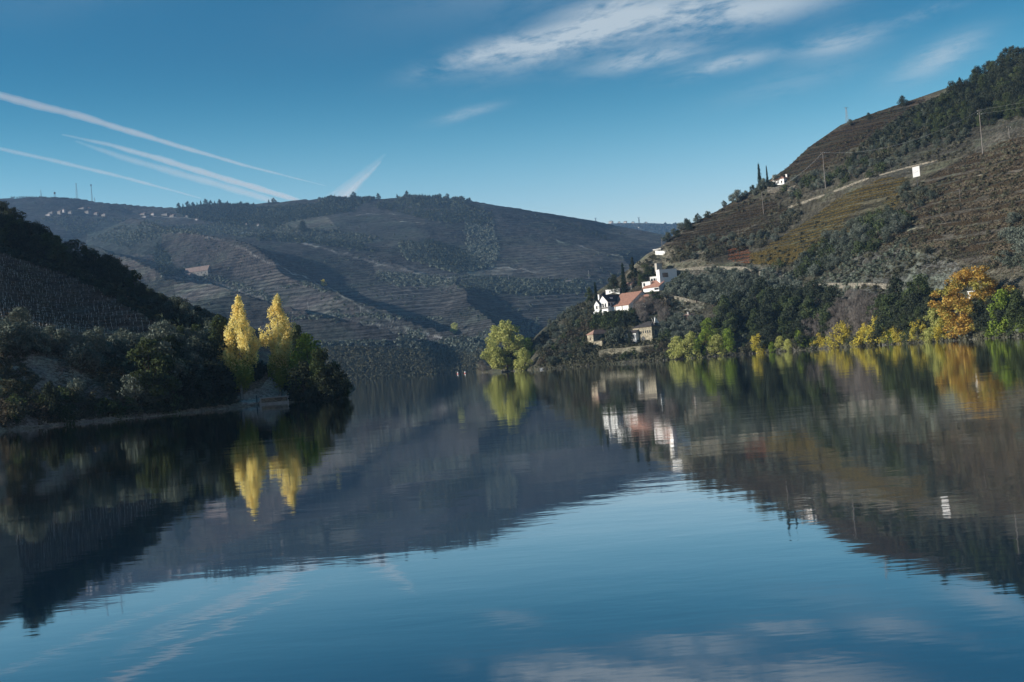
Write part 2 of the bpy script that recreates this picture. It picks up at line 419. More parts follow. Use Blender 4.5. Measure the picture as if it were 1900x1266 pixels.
# ================================================================== LEFT HILL (shaded near bank)
crL = crest_px([(630, 728, 184, .40), (600, 716, 192, .45), (540, 698, 205, .5), (470, 672, 222, .55), (430, 648, 232, .6), (384, 612, 242, .6), (316, 580, 255, .6),
                (266, 552, 264, .6), (198, 514, 275, .6), (164, 496, 280, .6), (110, 466, 287, .6), (60, 436, 293, .58), (0, 408, 300, .55)])
crL += [(-165, 290, 66, .55), (-200, 262, 80, .52), (-240, 235, 92, .48), (-320, 200, 116, .42), (-420, 170, 142, .38), (-600, 150, 170, .34), (-900, 120, 200, .3)]  # unseen crest left of the frame, heights shaped to shade the bank
crLs = [crL] + [crest_px([(x, y, d, .58) for x, y, d in l]) for l in (
    [(-150, 450, 262), (0, 500, 262), (100, 520, 256), (200, 548, 250), (300, 588, 240), (380, 625, 229)],
    [(-150, 520, 228), (0, 560, 230), (100, 568, 227), (200, 584, 223), (300, 612, 216), (400, 655, 211)],
    [(-150, 600, 192), (0, 630, 198), (100, 632, 197), (200, 642, 195), (300, 658, 194), (400, 684, 200)],
    [(-150, 690, 162), (0, 700, 170), (100, 700, 173), (200, 705, 178), (300, 712, 182), (400, 715, 190)])]
shoreL = [(-3.0, 62), (-2.0, 80), (-1.0, 112), (-.6, 136), (-.47, 147), (-.404, 156), (-.31, 167), (-.25, 178), (-.20, 186), (-.145, 180), (-.12, 178)]
def YsL(u): return np.interp(u, [a for a, b in shoreL], [b for a, b in shoreL])
uL = np.concatenate([np.linspace(-3.0, -.5, 160)[:-1], np.linspace(-.5, -.135, 700)])
sL = np.concatenate([np.linspace(-6, 0, 8)[:-1], np.linspace(0, 1, 420) ** 1.15 * 190, 190 + np.linspace(0, 1, 60)[1:] * 330])
Yl = YsL(uL)[None, :] + sL[:, None]; Xl = uL[None, :] * Yl
Zl = fan(Xl + 5 * fbm(Xl, Yl, 30, 3, 64), Yl + 5 * fbm(Xl, Yl, 30, 3, 65), crLs)
bumps = fbm(Xl, Yl, 40, 3, 61) * 1.6 + fbm(Xl, Yl, 10, 3, 62) * .5
lt = np.clip(sL[:, None] / 12, 0, 1)
Zl = Zl + bumps * lt
Zl = Zl + (terrace(Zl, 1.6, .3) - Zl) * .6 * lt * sstep(7, 10, Zl)
coast = sL[:, None] * .55 + .15 + 1.2 * vnoise(Xl / 3, Yl / 3, 70) * np.clip(sL[:, None] / 4, 0, 1)
east = (-.1425 - uL[None, :] + 0 * Yl) * Yl * .8
Zl = np.minimum(Zl, np.minimum(coast, east + .3)); Zl = np.where(sL[:, None] < 0, sL[:, None] * .8, Zl)
Zl = np.maximum(Zl, -4)
# little landing at the foot of the poplars: a level place just above the water
pad = WP(500, 738, 190)
dpad = np.hypot((Xl - pad.x) / 9.0, (Yl - pad.y - 2) / 6.0)
mask = 1 - sstep(.7, 1.4, dpad)
Zl = np.where((sL[:, None] > 0), Zl * (1 - mask) + .75 * mask, Zl)
TL = Terrain(uL, Yl, Zl)
CL, VL = paint(TL, ((.075, .060, .043), 0), [
    ([(0, 455), (60, 485), (150, 505), (260, 535), (345, 590), (300, 625), (150, 605), (0, 585)], (.070, .052, .040), 1.0),
    ([(0, 650), (60, 640), (130, 680), (200, 735), (280, 760), (300, 780), (100, 790), (0, 790)], (.085, .065, .052), 0),
    ([(20, 640), (95, 652), (160, 700), (205, 740), (130, 745), (60, 720), (0, 690)], (.082, .068, .058), 0),
    ([(60, 755), (160, 765), (240, 755), (250, 770), (80, 785)], (.15, .125, .085), 0),
    ([(0, 700), (60, 710), (60, 735), (0, 735)], (.13, .105, .04), 0),
    ([(190, 670), (240, 670), (240, 700), (180, 700)], (.13, .105, .04), 0),
    ([(440, 735), (480, 720), (500, 700), (520, 712), (540, 735), (530, 742), (450, 750)], (.14, .128, .11), 0),
], 5, 4)
m_tl = terrain_mat('bank_soil', 1.6, .35, .25, .45, .5)
TL.build('bank_terrain', m_tl, greyed(CL * 2.1, .35), VL)

# ================================================================== FAR HILL across the river
main = crest_px([(-500, 330, 2600, .30), (-200, 350, 2700, .30), (0, 366, 2700, .30), (100, 366, 2650, .30), (200, 375, 2600, .30), (300, 385, 2500, .30), (360, 388, 2450, .30),
                 (400, 384, 2400, .30), (470, 381, 2350, .29), (550, 373, 2300, .29), (620, 367, 2250, .29), (700, 369, 2200, .29), (760, 364, 2200, .29),
                 (850, 369, 2150, .29), (900, 377, 2100, .30), (960, 388, 2050, .31), (1020, 403, 2000, .32), (1080, 417, 1950, .33),
                 (1130, 432, 1880, .33), (1200, 450, 1800, .33), (1280, 462, 1720, .33), (1400, 480, 1650, .33)])
spurs = [main,
    crest_px([(250, 405, 2200, .36), (330, 428, 1850, .38), (400, 440, 1700, .42), (455, 460, 1560, .46), (520, 495, 1400, .50), (560, 513, 1330, .52),
              (650, 558, 1180, .52), (760, 608, 1060, .50), (850, 632, 985, .48), (888, 655, 945, .5)]),
    crest_px([(440, 410, 2250, .34), (520, 438, 1900, .40), (610, 461, 1760, .44), (700, 487, 1600, .46), (800, 511, 1440, .48), (850, 522, 1360, .5),
              (880, 560, 1200, .5), (900, 600, 1070, .5), (915, 645, 980, .5)]),
    crest_px([(850, 372, 2150, .34), (900, 410, 1950, .42), (940, 450, 1780, .44), (985, 495, 1600, .46), (1010, 540, 1430, .46), (1010, 600, 1230, .46), (1000, 650, 1060, .46)]),
    crest_px([(960, 392, 2050, .36), (1050, 430, 1850, .42), (1120, 465, 1650, .44), (1180, 500, 1450, .46), (1230, 560, 1200, .46)]),
    crest_px([(40, 420, 2000, .34), (150, 455, 1700, .36), (240, 480, 1500, .40), (300, 515, 1300, .42), (370, 523, 1210, .44), (440, 540, 1130, .46), (520, 566, 1060, .46), (620, 596, 1010, .46), (700, 620, 970, .46)]),
    crest_px([(720, 372, 2200, .34), (770, 420, 1950, .42), (800, 452, 1800, .42), (830, 480, 1680, .42)]),
]
uF = np.concatenate([np.linspace(-.75, -.48, 60)[:-1], np.linspace(-.48, .16, 860), np.linspace(.16, .32, 30)[1:]])
yF = np.concatenate([np.linspace(860, 1300, 240)[:-1], np.linspace(1300, 2000, 260)[:-1], np.linspace(2000, 2800, 190), np.linspace(2800, 3400, 12)[1:]])
Yf = np.broadcast_to(yF[:, None], (len(yF), len(uF))).copy(); Xf = uF[None, :] * Yf
wxp = Xf + fbm(Xf, Yf, 220, 3, 81) * 26; wyp = Yf + fbm(Xf, Yf, 220, 3, 82) * 26
Zf = fan(wxp, wyp, [spurs[0]])
Zf = fan(Xf, Yf, [spurs[0]]) * .5 + Zf * .5
for s_ in spurs[1:]:
    a_ = fan(wxp, wyp, [s_]); k_ = 8.0
    hh = np.clip(.5 + .5 * (a_ - Zf) / k_, 0, 1); Zf = Zf * (1 - hh) + a_ * hh + k_ * hh * (1 - hh)
shF = 915 + 40 * fbm(uF * 1000, uF * 0, 120, 2, 84)
coastF = (Yf - shF[None, :]) * .52
Zf = np.minimum(Zf, coastF)
inl = sstep(4, 30, Zf)
Zf = Zf + inl * (fbm(Xf, Yf, 130, 4, 85) * 7.0)
px_f, py_f = uw2px(Xf / Yf, (Zf - CAM_H) / Yf)
Hf = 5.2
tw = sstep(-.25, .15, fbm(Xf, Yf, 260, 2, 88)) * inl
off = fbm(Xf, Yf, 150, 2, 89) * 4; phF = ((Zf + off) / Hf) % 1
Zf = Zf + (terrace(Zf + off, Hf, .22) - off - Zf) * tw * .9
Zf = np.maximum(Zf, -5)
TF = Terrain(uF, Yf, Zf)
fb = (.088, .070, .052)
CF, VF = paint(TF, (fb, .85), [
    ([(0, 372), (120, 372), (330, 388), (480, 385), (900, 380), (1100, 420), (1100, 440), (800, 400), (560, 410), (200, 420), (0, 420)], (.070, .056, .045), .5),
    ([(320, 388), (380, 378), (470, 380), (455, 405), (430, 415), (330, 400)], (.035, .040, .028), 0),
    ([(480, 380), (680, 372), (660, 390), (560, 405), (500, 420), (430, 405)], (.045, .046, .032), 0),
    ([(430, 415), (600, 420), (690, 440), (640, 450), (520, 440), (300, 430)], (.050, .050, .034), 0),
    ([(520, 415), (600, 395), (660, 405), (670, 425), (560, 430), (500, 430)], (.13, .105, .062), .4),
    ([(160, 410), (330, 420), (290, 470), (240, 480), (160, 460)], (.055, .056, .038), .2),
    ([(200, 478), (280, 470), (290, 500), (285, 520), (200, 510)], (.15, .105, .075), .7),
    ([(290, 450), (310, 475), (330, 500), (290, 505), (283, 470)], (.04, .044, .03), 0),
    ([(300, 432), (360, 428), (480, 470), (600, 540), (330, 490), (300, 460)], (.125, .085, .062), .95),
    ([(320, 530), (370, 520), (430, 532), (440, 548), (400, 552), (330, 560)], (.135, .10, .075), .6),
    ([(480, 600), (640, 580), (860, 630), (860, 660), (480, 640)], (.115, .082, .066), 1.0),
    ([(540, 550), (600, 545), (700, 590), (640, 600), (520, 580)], (.13, .088, .068), .8),
    ([(700, 530), (860, 530), (900, 600), (880, 620), (720, 600)], (.115, .088, .068), 1.0),
    ([(690, 480), (830, 510), (830, 530), (740, 540), (700, 510)], (.12, .092, .066), .6),
    ([(600, 395), (760, 410), (800, 440), (780, 470), (640, 440)], (.058, .052, .040), .3),
    ([(780, 440), (870, 470), (900, 500), (850, 505), (760, 470)], (.036, .042, .030), 0),
    ([(860, 400), (915, 410), (925, 470), (915, 500), (870, 490)], (.058, .060, .040), 0),
    ([(560, 640), (900, 625), (900, 712), (560, 712)], (.038, .040, .028), 0),
    ([(960, 520), (1120, 520), (1080, 545), (960, 550), (880, 520)], (.055, .055, .038), .2),
    ([(870, 498), (960, 495), (950, 512), (870, 512)], (.15, .125, .085), .5),
    ([(900, 370), (1100, 425), (1250, 460), (1250, 500), (1080, 470), (950, 420)], (.060, .050, .040), .7),
    ([(985, 425), (1140, 450), (1180, 470), (1060, 482)], (.10, .078, .055), .8),
], 7, 7, [
    ([(330, 430), (400, 441), (455, 462), (520, 497), (560, 514)], 1.6, (.26, .22, .17)),
    ([(560, 514), (600, 532), (650, 559), (700, 585), (760, 610), (830, 628)], 2.2, (.25, .21, .15)),
    ([(520, 440), (610, 463), (700, 489), (790, 512)], 2.2, (.24, .19, .15)),
    ([(300, 512), (370, 522), (440, 538), (500, 556)], 2.0, (.27, .21, .16)),
    ([(640, 592), (720, 606), (800, 622), (850, 632)], 2.0, (.28, .21, .17)),
    ([(520, 578), (600, 583), (700, 588)], 1.3, (.25, .21, .17)), ([(480, 640), (640, 634), (740, 642), (800, 640)], 1.2, (.25, .21, .17)),
    ([(440, 432), (470, 432), (480, 433)], 1.2, (.36, .32, .27)), ([(870, 500), (940, 497), (1000, 506)], 1.2, (.28, .25, .2)),
    ([(1020, 440), (1060, 452), (1110, 468), (1160, 478)], 1.2, (.25, .21, .16)), ([(300, 470), (318, 480), (322, 500)], 1.4, (.28, .22, .18)),
    ([(285, 400), (430, 412), (520, 418)], 1.0, (.22, .19, .15)), ([(740, 410), (780, 414), (850, 408)], 1.0, (.2, .16, .12)),
    ([(1040, 520), (1090, 523)], 1.2, (.30, .2, .15)), ([(660, 400), (740, 398)], 1.0, (.22, .17, .12)), ([(870, 470), (880, 440), (905, 415)], 1.2, (.2, .17, .12)),
])
m_tf = terrain_mat('far_hill_soil', Hf/2, .03, 1.6, .72, .5, .6)
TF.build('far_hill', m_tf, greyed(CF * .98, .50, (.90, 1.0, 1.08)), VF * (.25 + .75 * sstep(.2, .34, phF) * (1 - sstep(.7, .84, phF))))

# ================================================================== distant ridge seen through the gap
ridgeD = [(900, 430, 4000), (1060, 419, 4000), (1100, 417, 4000), (1150, 414, 4000), (1200, 414, 4000), (1250, 416, 4000), (1300, 412, 4000), (1500, 430, 4000)]
uD = np.linspace(-.06, .30, 220); wd, _ = interp_px(ridgeD, uD)
yD = np.concatenate([np.linspace(2700, 4000, 120), np.linspace(4000, 4800, 10)[1:]])
Yd = np.broadcast_to(yD[:, None], (len(yD), len(uD))).copy(); Xd = uD[None, :] * Yd
Zt_ = CAM_H + wd * 4000
td = np.clip((Yd - 2700) / 1300, 0, 1)
Zd = Zt_[None, :] * (td ** .8) + fbm(Xd, Yd, 300, 4, 91) * 25 * (1 - td) * np.clip(td * 5, 0, 1)
Zd = np.where(Yd > 4000, Zt_[None, :] - (Yd - 4000) * .3, Zd)
TD = Terrain(uD, Yd, Zd)
CD, VD = paint(TD, ((.070, .062, .045), .7), [([(1080, 425), (1180, 420), (1190, 435), (1100, 440)], (.045, .048, .034), .2),
                                             ([(1180, 425), (1260, 418), (1260, 428), (1200, 436)], (.12, .105, .07), .5)], 9, 5)
TD.build('distant_ridge', m_tf, CD, VD)

# ================================================================== ground under everything and the river
def plane(name, x0, x1, y0, y1, z, mat, n=1):
    me = fast_mesh(name, [(x0, y0, z), (x1, y0, z), (x1, y1, z), (x0, y1, z)], [(0, 1, 2, 3)], [mat]); return link(name, me)
mg = bpy.data.materials.new('river_bed'); mg.use_nodes = True
t = NT(mg.node_tree); b_ = mg.node_tree.nodes['Principled BSDF']; b_.inputs['Roughness'].default_value = .95
g_ = t.n('ShaderNodeNewGeometry'); t.link(t.mix(t.noise(g_.outputs['Position'], .05), (.03, .035, .03), (.07, .065, .05)), b_.inputs['Base Color'])
plane('ground', -4200, 4200, -900, 5100, -6, mg)['kind'] = 'structure'
mw = bpy.data.materials.new('river_water'); mw.use_nodes = True; t = NT(mw.node_tree); mw.node_tree.nodes.clear()
g_ = t.n('ShaderNodeNewGeometry'); pos = g_.outputs['Position']
def wnoise(sx, sy, detail, rough, rz=0):
    mp = t.n('ShaderNodeMapping'); mp.inputs['Scale'].default_value = (sx, sy, 1); mp.inputs['Rotation'].default_value = (0, 0, rad(rz)); t.link(pos, mp.inputs['Vector'])
    return t.noise(mp.outputs[0], 1.0, detail, rough)
w1 = wnoise(.42, .95, 3, .55, 8); w2 = wnoise(.06, .16, 2, .5, -12); w3 = wnoise(2.2, 4.5, 2, .5, 15)
patch = t.ramp(wnoise(.012, .03, 3, .55, 6), .35, .68, .35, 1.25)
hgt = t.math('ADD', t.math('MULTIPLY', w1, t.math('MULTIPLY', patch, .017)), t.math('MULTIPLY', w2, .045))
hgt = t.math('ADD', hgt, t.math('MULTIPLY', w3, t.math('MULTIPLY', patch, .0030)))
bp = t.n('ShaderNodeBump', i_Strength=1.0, i_Distance=.34); t.link(hgt, bp.inputs['Height'])
gl = t.n('ShaderNodeBsdfGlossy', i_Roughness=.03); gl.inputs['Color'].default_value = (.97, .985, 1, 1); t.link(bp.outputs[0], gl.inputs['Normal'])
df = t.n('ShaderNodeBsdfDiffuse'); df.inputs['Color'].default_value = (.003, .018, .036, 1)
fr = t.n('ShaderNodeFresnel', i_IOR=1.5); t.link(bp.outputs[0], fr.inputs['Normal'])
mx = t.n('ShaderNodeMixShader'); t.link(t.math('MINIMUM', t.math('ADD', t.math('MULTIPLY', fr.outputs[0], 1.42), .04), 1.0), mx.inputs[0]); t.link(df.outputs[0], mx.inputs[1]); t.link(gl.outputs[0], mx.inputs[2])
t.link(mx.outputs[0], t.n('ShaderNodeOutputMaterial').inputs[0])
plane('river_water', -2600, 1500, -500, 2600, 0.0, mw)['kind'] = 'structure'

# ================================================================== air
hz = MB(); hz.box(-4400, 4400, -1100, 5300, -8, 760)
mh = bpy.data.materials.new('haze_air'); mh.use_nodes = True; t = NT(mh.node_tree); mh.node_tree.nodes.clear()
pv = t.n('ShaderNodeVolumePrincipled'); pv.inputs['Color'].default_value = (.30, .58, 1.0, 1); pv.inputs['Density'].default_value = .000085; pv.inputs['Anisotropy'].default_value = 0.0
t.link(pv.outputs[0], t.n('ShaderNodeOutputMaterial').inputs['Volume'])
ho = hz.build('haze', mh); ho['kind'] = 'stuff'

# ================================================================== materials
def mat_plain(name, c, rough=.85, vary=.15, scale=1.0, bump=0.0, spec=.2, c2=None):
    mt = bpy.data.materials.new(name); mt.use_nodes = True; t = NT(mt.node_tree); b = mt.node_tree.nodes['Principled BSDF']
    g = t.n('ShaderNodeNewGeometry'); tc = t.n('ShaderNodeTexCoord')
    n = t.noise(tc.outputs['Object'], scale, 4, .65)
    c2 = c2 or tuple(x * (1 - vary * 2) for x in c)
    t.link(t.mix(t.ramp(n, .35, .7), c, c2), b.inputs['Base Color'])
    b.inputs['Roughness'].default_value = rough; b.inputs['Specular IOR Level'].default_value = spec
    if bump:
        bp = t.n('ShaderNodeBump', i_Strength=.8, i_Distance=bump); t.link(t.noise(tc.outputs['Object'], scale * 4, 4, .7), bp.inputs['Height']); t.link(bp.outputs[0], b.inputs['Normal'])
    return mt
def mat_leaf(name, c1, c2, trans=.3, objvar=.3, c3=None):
    mt = bpy.data.materials.new(name); mt.use_nodes = True; t = NT(mt.node_tree); mt.node_tree.nodes.clear()
    g = t.n('ShaderNodeNewGeometry'); oi = t.n('ShaderNodeObjectInfo')
    col = t.mix(g.outputs['Random Per Island'], c1, c2)
    if c3:
        tc = t.n('ShaderNodeTexCoord')
        col = t.mix(t.ramp(t.noise(tc.outputs['Object'], .22, 2), .48, .62), col, c3)
    k = t.math('ADD', t.math('MULTIPLY', oi.outputs['Random'], objvar), 1 - objvar / 2)
    cc = t.n('ShaderNodeCombineColor'); [t.link(k, cc.inputs[i]) for i in range(3)]
    col = t.mix(1.0, col, cc.outputs[0], 'MULTIPLY')
    d = t.n('ShaderNodeBsdfDiffuse'); t.link(col, d.inputs['Color'])
    tr = t.n('ShaderNodeBsdfTranslucent'); t.link(col, tr.inputs['Color'])
    mx = t.n('ShaderNodeMixShader', i_0=trans); t.link(d.outputs[0], mx.inputs[1]); t.link(tr.outputs[0], mx.inputs[2])
    t.link(mx.outputs[0], t.n('ShaderNodeOutputMaterial').inputs[0])
    return mt
M = {}
M['bark'] = mat_plain('bark', (.085, .065, .048), .9, .2, 3, .05)
M['pale_bark'] = mat_plain('pale_bark', (.30, .28, .25), .9, .25, 2, .03)
M['poplar_gold'] = mat_leaf('poplar_gold_leaves', (.84, .68, .20), (.97, .88, .46), .46, .1, (.94, .76, .30))
M['poplar_green'] = mat_leaf('poplar_green_leaves', (.22, .27, .04), (.38, .38, .06), .35, .1)
M['olive'] = mat_leaf('olive_leaves', (.084, .102, .078), (.170, .188, .155), .15, .35)
M['olive_dark'] = mat_leaf('olive_leaves_dark', (.060, .074, .053), (.122, .138, .106), .15, .4)
M['green'] = mat_leaf('broad_green_leaves', (.042, .058, .026), (.086, .106, .046), .25, .4)
M['green_dark'] = mat_leaf('evergreen_leaves', (.026, .035, .022), (.056, .064, .040), .12, .4)
M['fresh'] = mat_leaf('fresh_green_leaves', (.13, .20, .03), (.27, .33, .06), .35, .25)
M['lime'] = mat_leaf('lime_willow_leaves', (.30, .33, .085), (.56, .54, .20), .35, .2)
M['yellow'] = mat_leaf('yellow_leaves', (.42, .36, .05), (.62, .50, .10), .35, .25)
M['rust'] = mat_leaf('rusty_orange_leaves', (.32, .165, .035), (.56, .39, .10), .35, .15, (.34, .31, .08))
M['scrub'] = mat_leaf('scrub_leaves', (.052, .054, .034), (.105, .100, .064), .15, .45)
M['brown'] = mat_leaf('dry_brown_leaves', (.070, .058, .040), (.130, .108, .076), .2, .35)
M['twig'] = mat_leaf('bare_twigs', (.135, .115, .100), (.210, .185, .165), .1, .3)
M['cypress'] = mat_leaf('cypress_leaves', (.012, .022, .014), (.028, .040, .022), .05, .1)
M['vine_y'] = mat_leaf('vine_leaves_autumn', (.095, .078, .032), (.27, .20, .065), .3, .2)
M['vine_b'] = mat_leaf('vine_canes_brown', (.060, .046, .030), (.125, .092, .054), .2, .2)
M['vine_r'] = mat_leaf('vine_leaves_red', (.13, .065, .04), (.36, .16, .08), .3, .2)

def leaf_cloud(centers, radii, n, size, seed, squash=1.0, shell=(.55, 1.05), up=0.0, aspect=.6):
    """n leaf sized quads on and in a set of lobes"""
    r = np.random.default_rng(seed); k = len(centers)
    wts = radii ** 2; wts = wts / wts.sum(); idx = r.choice(k, n, p=wts)
    d = r.normal(size=(n, 3)); d /= np.linalg.norm(d, axis=1)[:, None]
    rr = radii[idx] * r.uniform(shell[0], shell[1], n) ** .8
    P = centers[idx] + d * rr[:, None] * np.array([1, 1, squash])
    nrm = d * 1.1 + r.normal(size=(n, 3)) * .6; nrm /= np.linalg.norm(nrm, axis=1)[:, None]      # leaves face outwards, loosely
    a = r.normal(size=(n, 3)) + np.array([0, 0, up]); a -= nrm * (a * nrm).sum(1)[:, None]; a /= np.linalg.norm(a, axis=1)[:, None] + 1e-9
    b = np.cross(nrm, a)
    s = size * r.uniform(.6, 1.4, n)
    a = a * s[:, None]; b = b * (s * aspect)[:, None]
    V = np.stack([P - a, P + b * .9, P + a, P - b], 1).reshape(-1, 3)
    Fq = np.arange(n * 4).reshape(-1, 4)
    return V, Fq
def crown_lobes(prof, H, R, z0, n, lobe, seed, lean=0.0, irregular=.25):
    r = np.random.default_rng(seed); C = []; Rd = []
    for i in range(n):
        s = (i + r.random()) / n; pr = prof(s)
        a = r.random() * 6.283; q = math.sqrt(r.random()) * max(pr - lobe * .6, 0) * R * (1 + irregular * r.normal() * .5)
        C.append((math.cos(a) * q + lean * s * H, math.sin(a) * q, z0 + s * (H - z0)))
        Rd.append(R * lobe * (.55 + .6 * pr) * r.uniform(.75, 1.25))
    return np.array(C), np.array(Rd)
def tube(mb, pts, radii, n=6):
    for (p, q, a, b) in zip(pts[:-1], pts[1:], radii[:-1], radii[1:]): mb.bar(p, q, a, b, n)
def trunk_mesh(name, H, r, C, nl, seed, mat, frac=.8, fork=.3):
    rr = random.Random(seed); mb = MB()
    pts = [Vector((0, 0, -.6))]; rad_ = [r * 1.25]
    for i in range(1, 6):
        z = H * frac * i / 5; pts.append(Vector((rr.uniform(-.02, .02) * H * i / 5, rr.uniform(-.02, .02) * H * i / 5, z))); rad_.append(r * (1 - .8 * i / 5))
    tube(mb, pts, rad_, 7)
    order = sorted(range(len(C)), key=lambda i: rr.random())[:nl]
    for i in order:
        c = Vector(C[i]); zb = max(H * fork * rr.uniform(.6, 1.1), 0.1); zb = min(zb, c.z * .8)
        f = zb / (H * frac); b = Vector((0, 0, zb)); mid = b.lerp(c, .5) + Vector((0, 0, H * .02))
        tube(mb, [b, mid, c], [r * .45 * (1 - f * .5), r * .28, r * .08], 5)
    return mb.mesh(name, mat)
PROTO = {}
def proto(kind, crown, trunk, H): PROTO.setdefault(kind, []).append((crown, trunk, H))
def mk(kind, H, R, z0, prof, nl, lobe, nleaf, size, mats, seeds, r=None, trunk='bark', squash=.8, up=0.0, limbs=6, lean=0, fork=.3, frac=.8, shell=(.5, 1.05), aspect=.6):
    for sd in seeds:
        C, Rd = crown_lobes(prof, H, R, z0, nl, lobe, sd, lean)
        V, Fq = leaf_cloud(C, Rd, nleaf, size, sd + 99, squash, shell, up, aspect)
        me = fast_mesh(kind + '_crown', V, Fq, [M[mats]])
        tm = trunk_mesh(kind + '_trunk', H, r or H * .022, C, limbs, sd + 5, M[trunk], frac, fork)
        proto(kind, me, tm, H)
round_p = lambda s: math.sqrt(max(0, 1 - (2 * s - 1) ** 2)) * .95 + .05
dome_p = lambda s: math.sqrt(max(0, 1 - s ** 2.2)) * .9 + .1
cone_p = lambda s: (1 - s) ** .8 * .95 + .05
flame_p = lambda s: (min(1, s * 3.2 + .25) * (1 - s) ** .62) * 1.15 + .03
mk('olive_tree', 5, 2.9, 1.3, round_p, 16, .36, 1500, .20, 'olive', (1, 2, 3), r=.24, fork=.2, frac=.6)
mk('dark_olive_tree', 5, 3.0, 1.0, round_p, 16, .36, 1500, .20, 'olive_dark', (4, 5, 6), r=.24, fork=.2, frac=.6)
mk('broadleaf_tree', 12, 5.2, 1.5, dome_p, 34, .30, 3600, .30, 'green', (11, 12, 13, 14), r=.26)
mk('dark_tree', 10, 5.0, 1.0, dome_p, 30, .32, 3200, .28, 'green_dark', (21, 22, 23), r=.25)
mk('lime_tree', 7, 3.8, .2, dome_p, 44, .25, 3000, .20, 'lime', (31, 32, 33), r=.14)
mk('fresh_tree', 7, 3.6, .3, dome_p, 40, .26, 2800, .20, 'fresh', (41, 42), r=.14)
mk('yellow_bush', 4.5, 3.0, .1, dome_p, 30, .25, 1700, .15, 'yellow', (51, 52, 53), r=.07, shell=(.4, 1.15))
mk('shrub', 2.6, 2.1, .1, dome_p, 9, .42, 480, .19, 'scrub', (61, 62, 63, 64), r=.06)
mk('brown_shrub', 2.4, 2.0, .1, dome_p, 8, .42, 420, .18, 'brown', (71, 72), r=.05)
mk('green_shrub', 2.6, 2.1, .1, dome_p, 9, .42, 480, .19, 'green', (75, 76, 77), r=.06)
mk('bare_tree', 7, 3.2, 1.0, round_p, 26, .30, 1300, .55, 'twig', (81, 82, 83), r=.09, trunk='pale_bark', limbs=18, up=1.6, aspect=.05, shell=(.2, 1.1))
mk('pine_tree', 11, 3.6, 2.2, cone_p, 26, .30, 1500, .34, 'green_dark', (91, 92), r=.18, limbs=4)
mk('cypress_tree', 14, 1.75, .2, flame_p, 60, .52, 3800, .20, 'cypress', (95, 96), r=.16, squash=1.5, up=2.0, limbs=0, frac=.9)

def set_tree(kind, p, h, rz=None, wide=1.0, label=None, group=None, cat='tree', name=None, parts=True, var=None, tilt=0):
    lst = PROTO[kind]; i = random.randrange(len(lst)) if var is None else var
    cm, tm, H = lst[i]; s = h / H
    nm = name or kind
    if rz is None: rz = random.random() * 6.283
    if parts:
        e = empty(nm, p, rz, label, cat, group); e.scale = (s * wide, s * wide, s)
        link('crown', cm, e); link('trunk', tm, e)
        return e
    o = link(nm, cm, None, p); o.rotation_euler = (0, 0, rz); o.scale = (s * wide, s * wide, s)
    return tag(o, label, cat, group)

def sample_poly(poly, n, mind, seed, tries=40, pts0=None):
    r = random.Random(seed); xs = [p[0] for p in poly]; ys = [p[1] for p in poly]; out = []
    cell = {}
    k = 0
    while len(out) < n and k < n * tries:
        k += 1; x = r.uniform(min(xs), max(xs)); y = r.uniform(min(ys), max(ys))
        if not in_poly(np.array([x]), np.array([y]), poly)[0]: continue
        g = (int(x / mind), int(y / (mind * .6)))
        ok = True
        for a in (-1, 0, 1):
            for b in (-1, 0, 1):
                for q in cell.get((g[0] + a, g[1] + b), ()):
                    if abs(q[0] - x) < mind and abs(q[1] - y) < mind * .6 and math.hypot(q[0] - x, (q[1] - y) / .6) < mind: ok = False
        if ok: cell.setdefault(g, []).append((x, y)); out.append((x, y))
    return out
def ground(T, px, py):
    for k in range(60):
        P, ok = T.cast([px], [py + k * .5])
        if ok[0] and T.cm[-1, 0] > -9: break
    return Vector(P[0])

def scatter(T, poly, n, mind, seed, kinds, hrange, label, group, cat='tree', wide=1.0, parts=True, name=None, sink=.25):
    pts = sample_poly(poly, n, mind, seed)
    if not pts: return
    P, ok = T.cast([p[0] for p in pts], [p[1] for p in pts])
    r = random.Random(seed + 1)
    for i in range(len(pts)):
        if not ok[i]: continue
        k = r.choice(kinds); p = Vector(P[i]); p.z -= sink
        xs = sorted(q[0] for q in pts); ys = sorted(q[1] for q in pts); n_ = len(pts); x_, y_ = pts[i]
        hh = r.uniform(*hrange); big = (hh - hrange[0]) / (hrange[1] - hrange[0])
        side = ['far left', 'left', 'middle', 'right', 'far right'][min(4, xs.index(x_) * 5 // n_)]
        lev = 'upper' if y_ < ys[n_ // 2] else 'lower'
        lb = label + ', ' + lev + ' ' + side + (' part, small' if big < .33 else (' part, big' if big > .66 else ' part'))
        if len(lb.split()) > 16: lb = label + ', ' + lev + ' ' + side
        if len(lb.split()) > 16: lb = label + ', ' + side
        set_tree(k, p, hh, r.random() * 6.283, wide * r.uniform(.85, 1.15), lb, group, cat, name or None, parts)

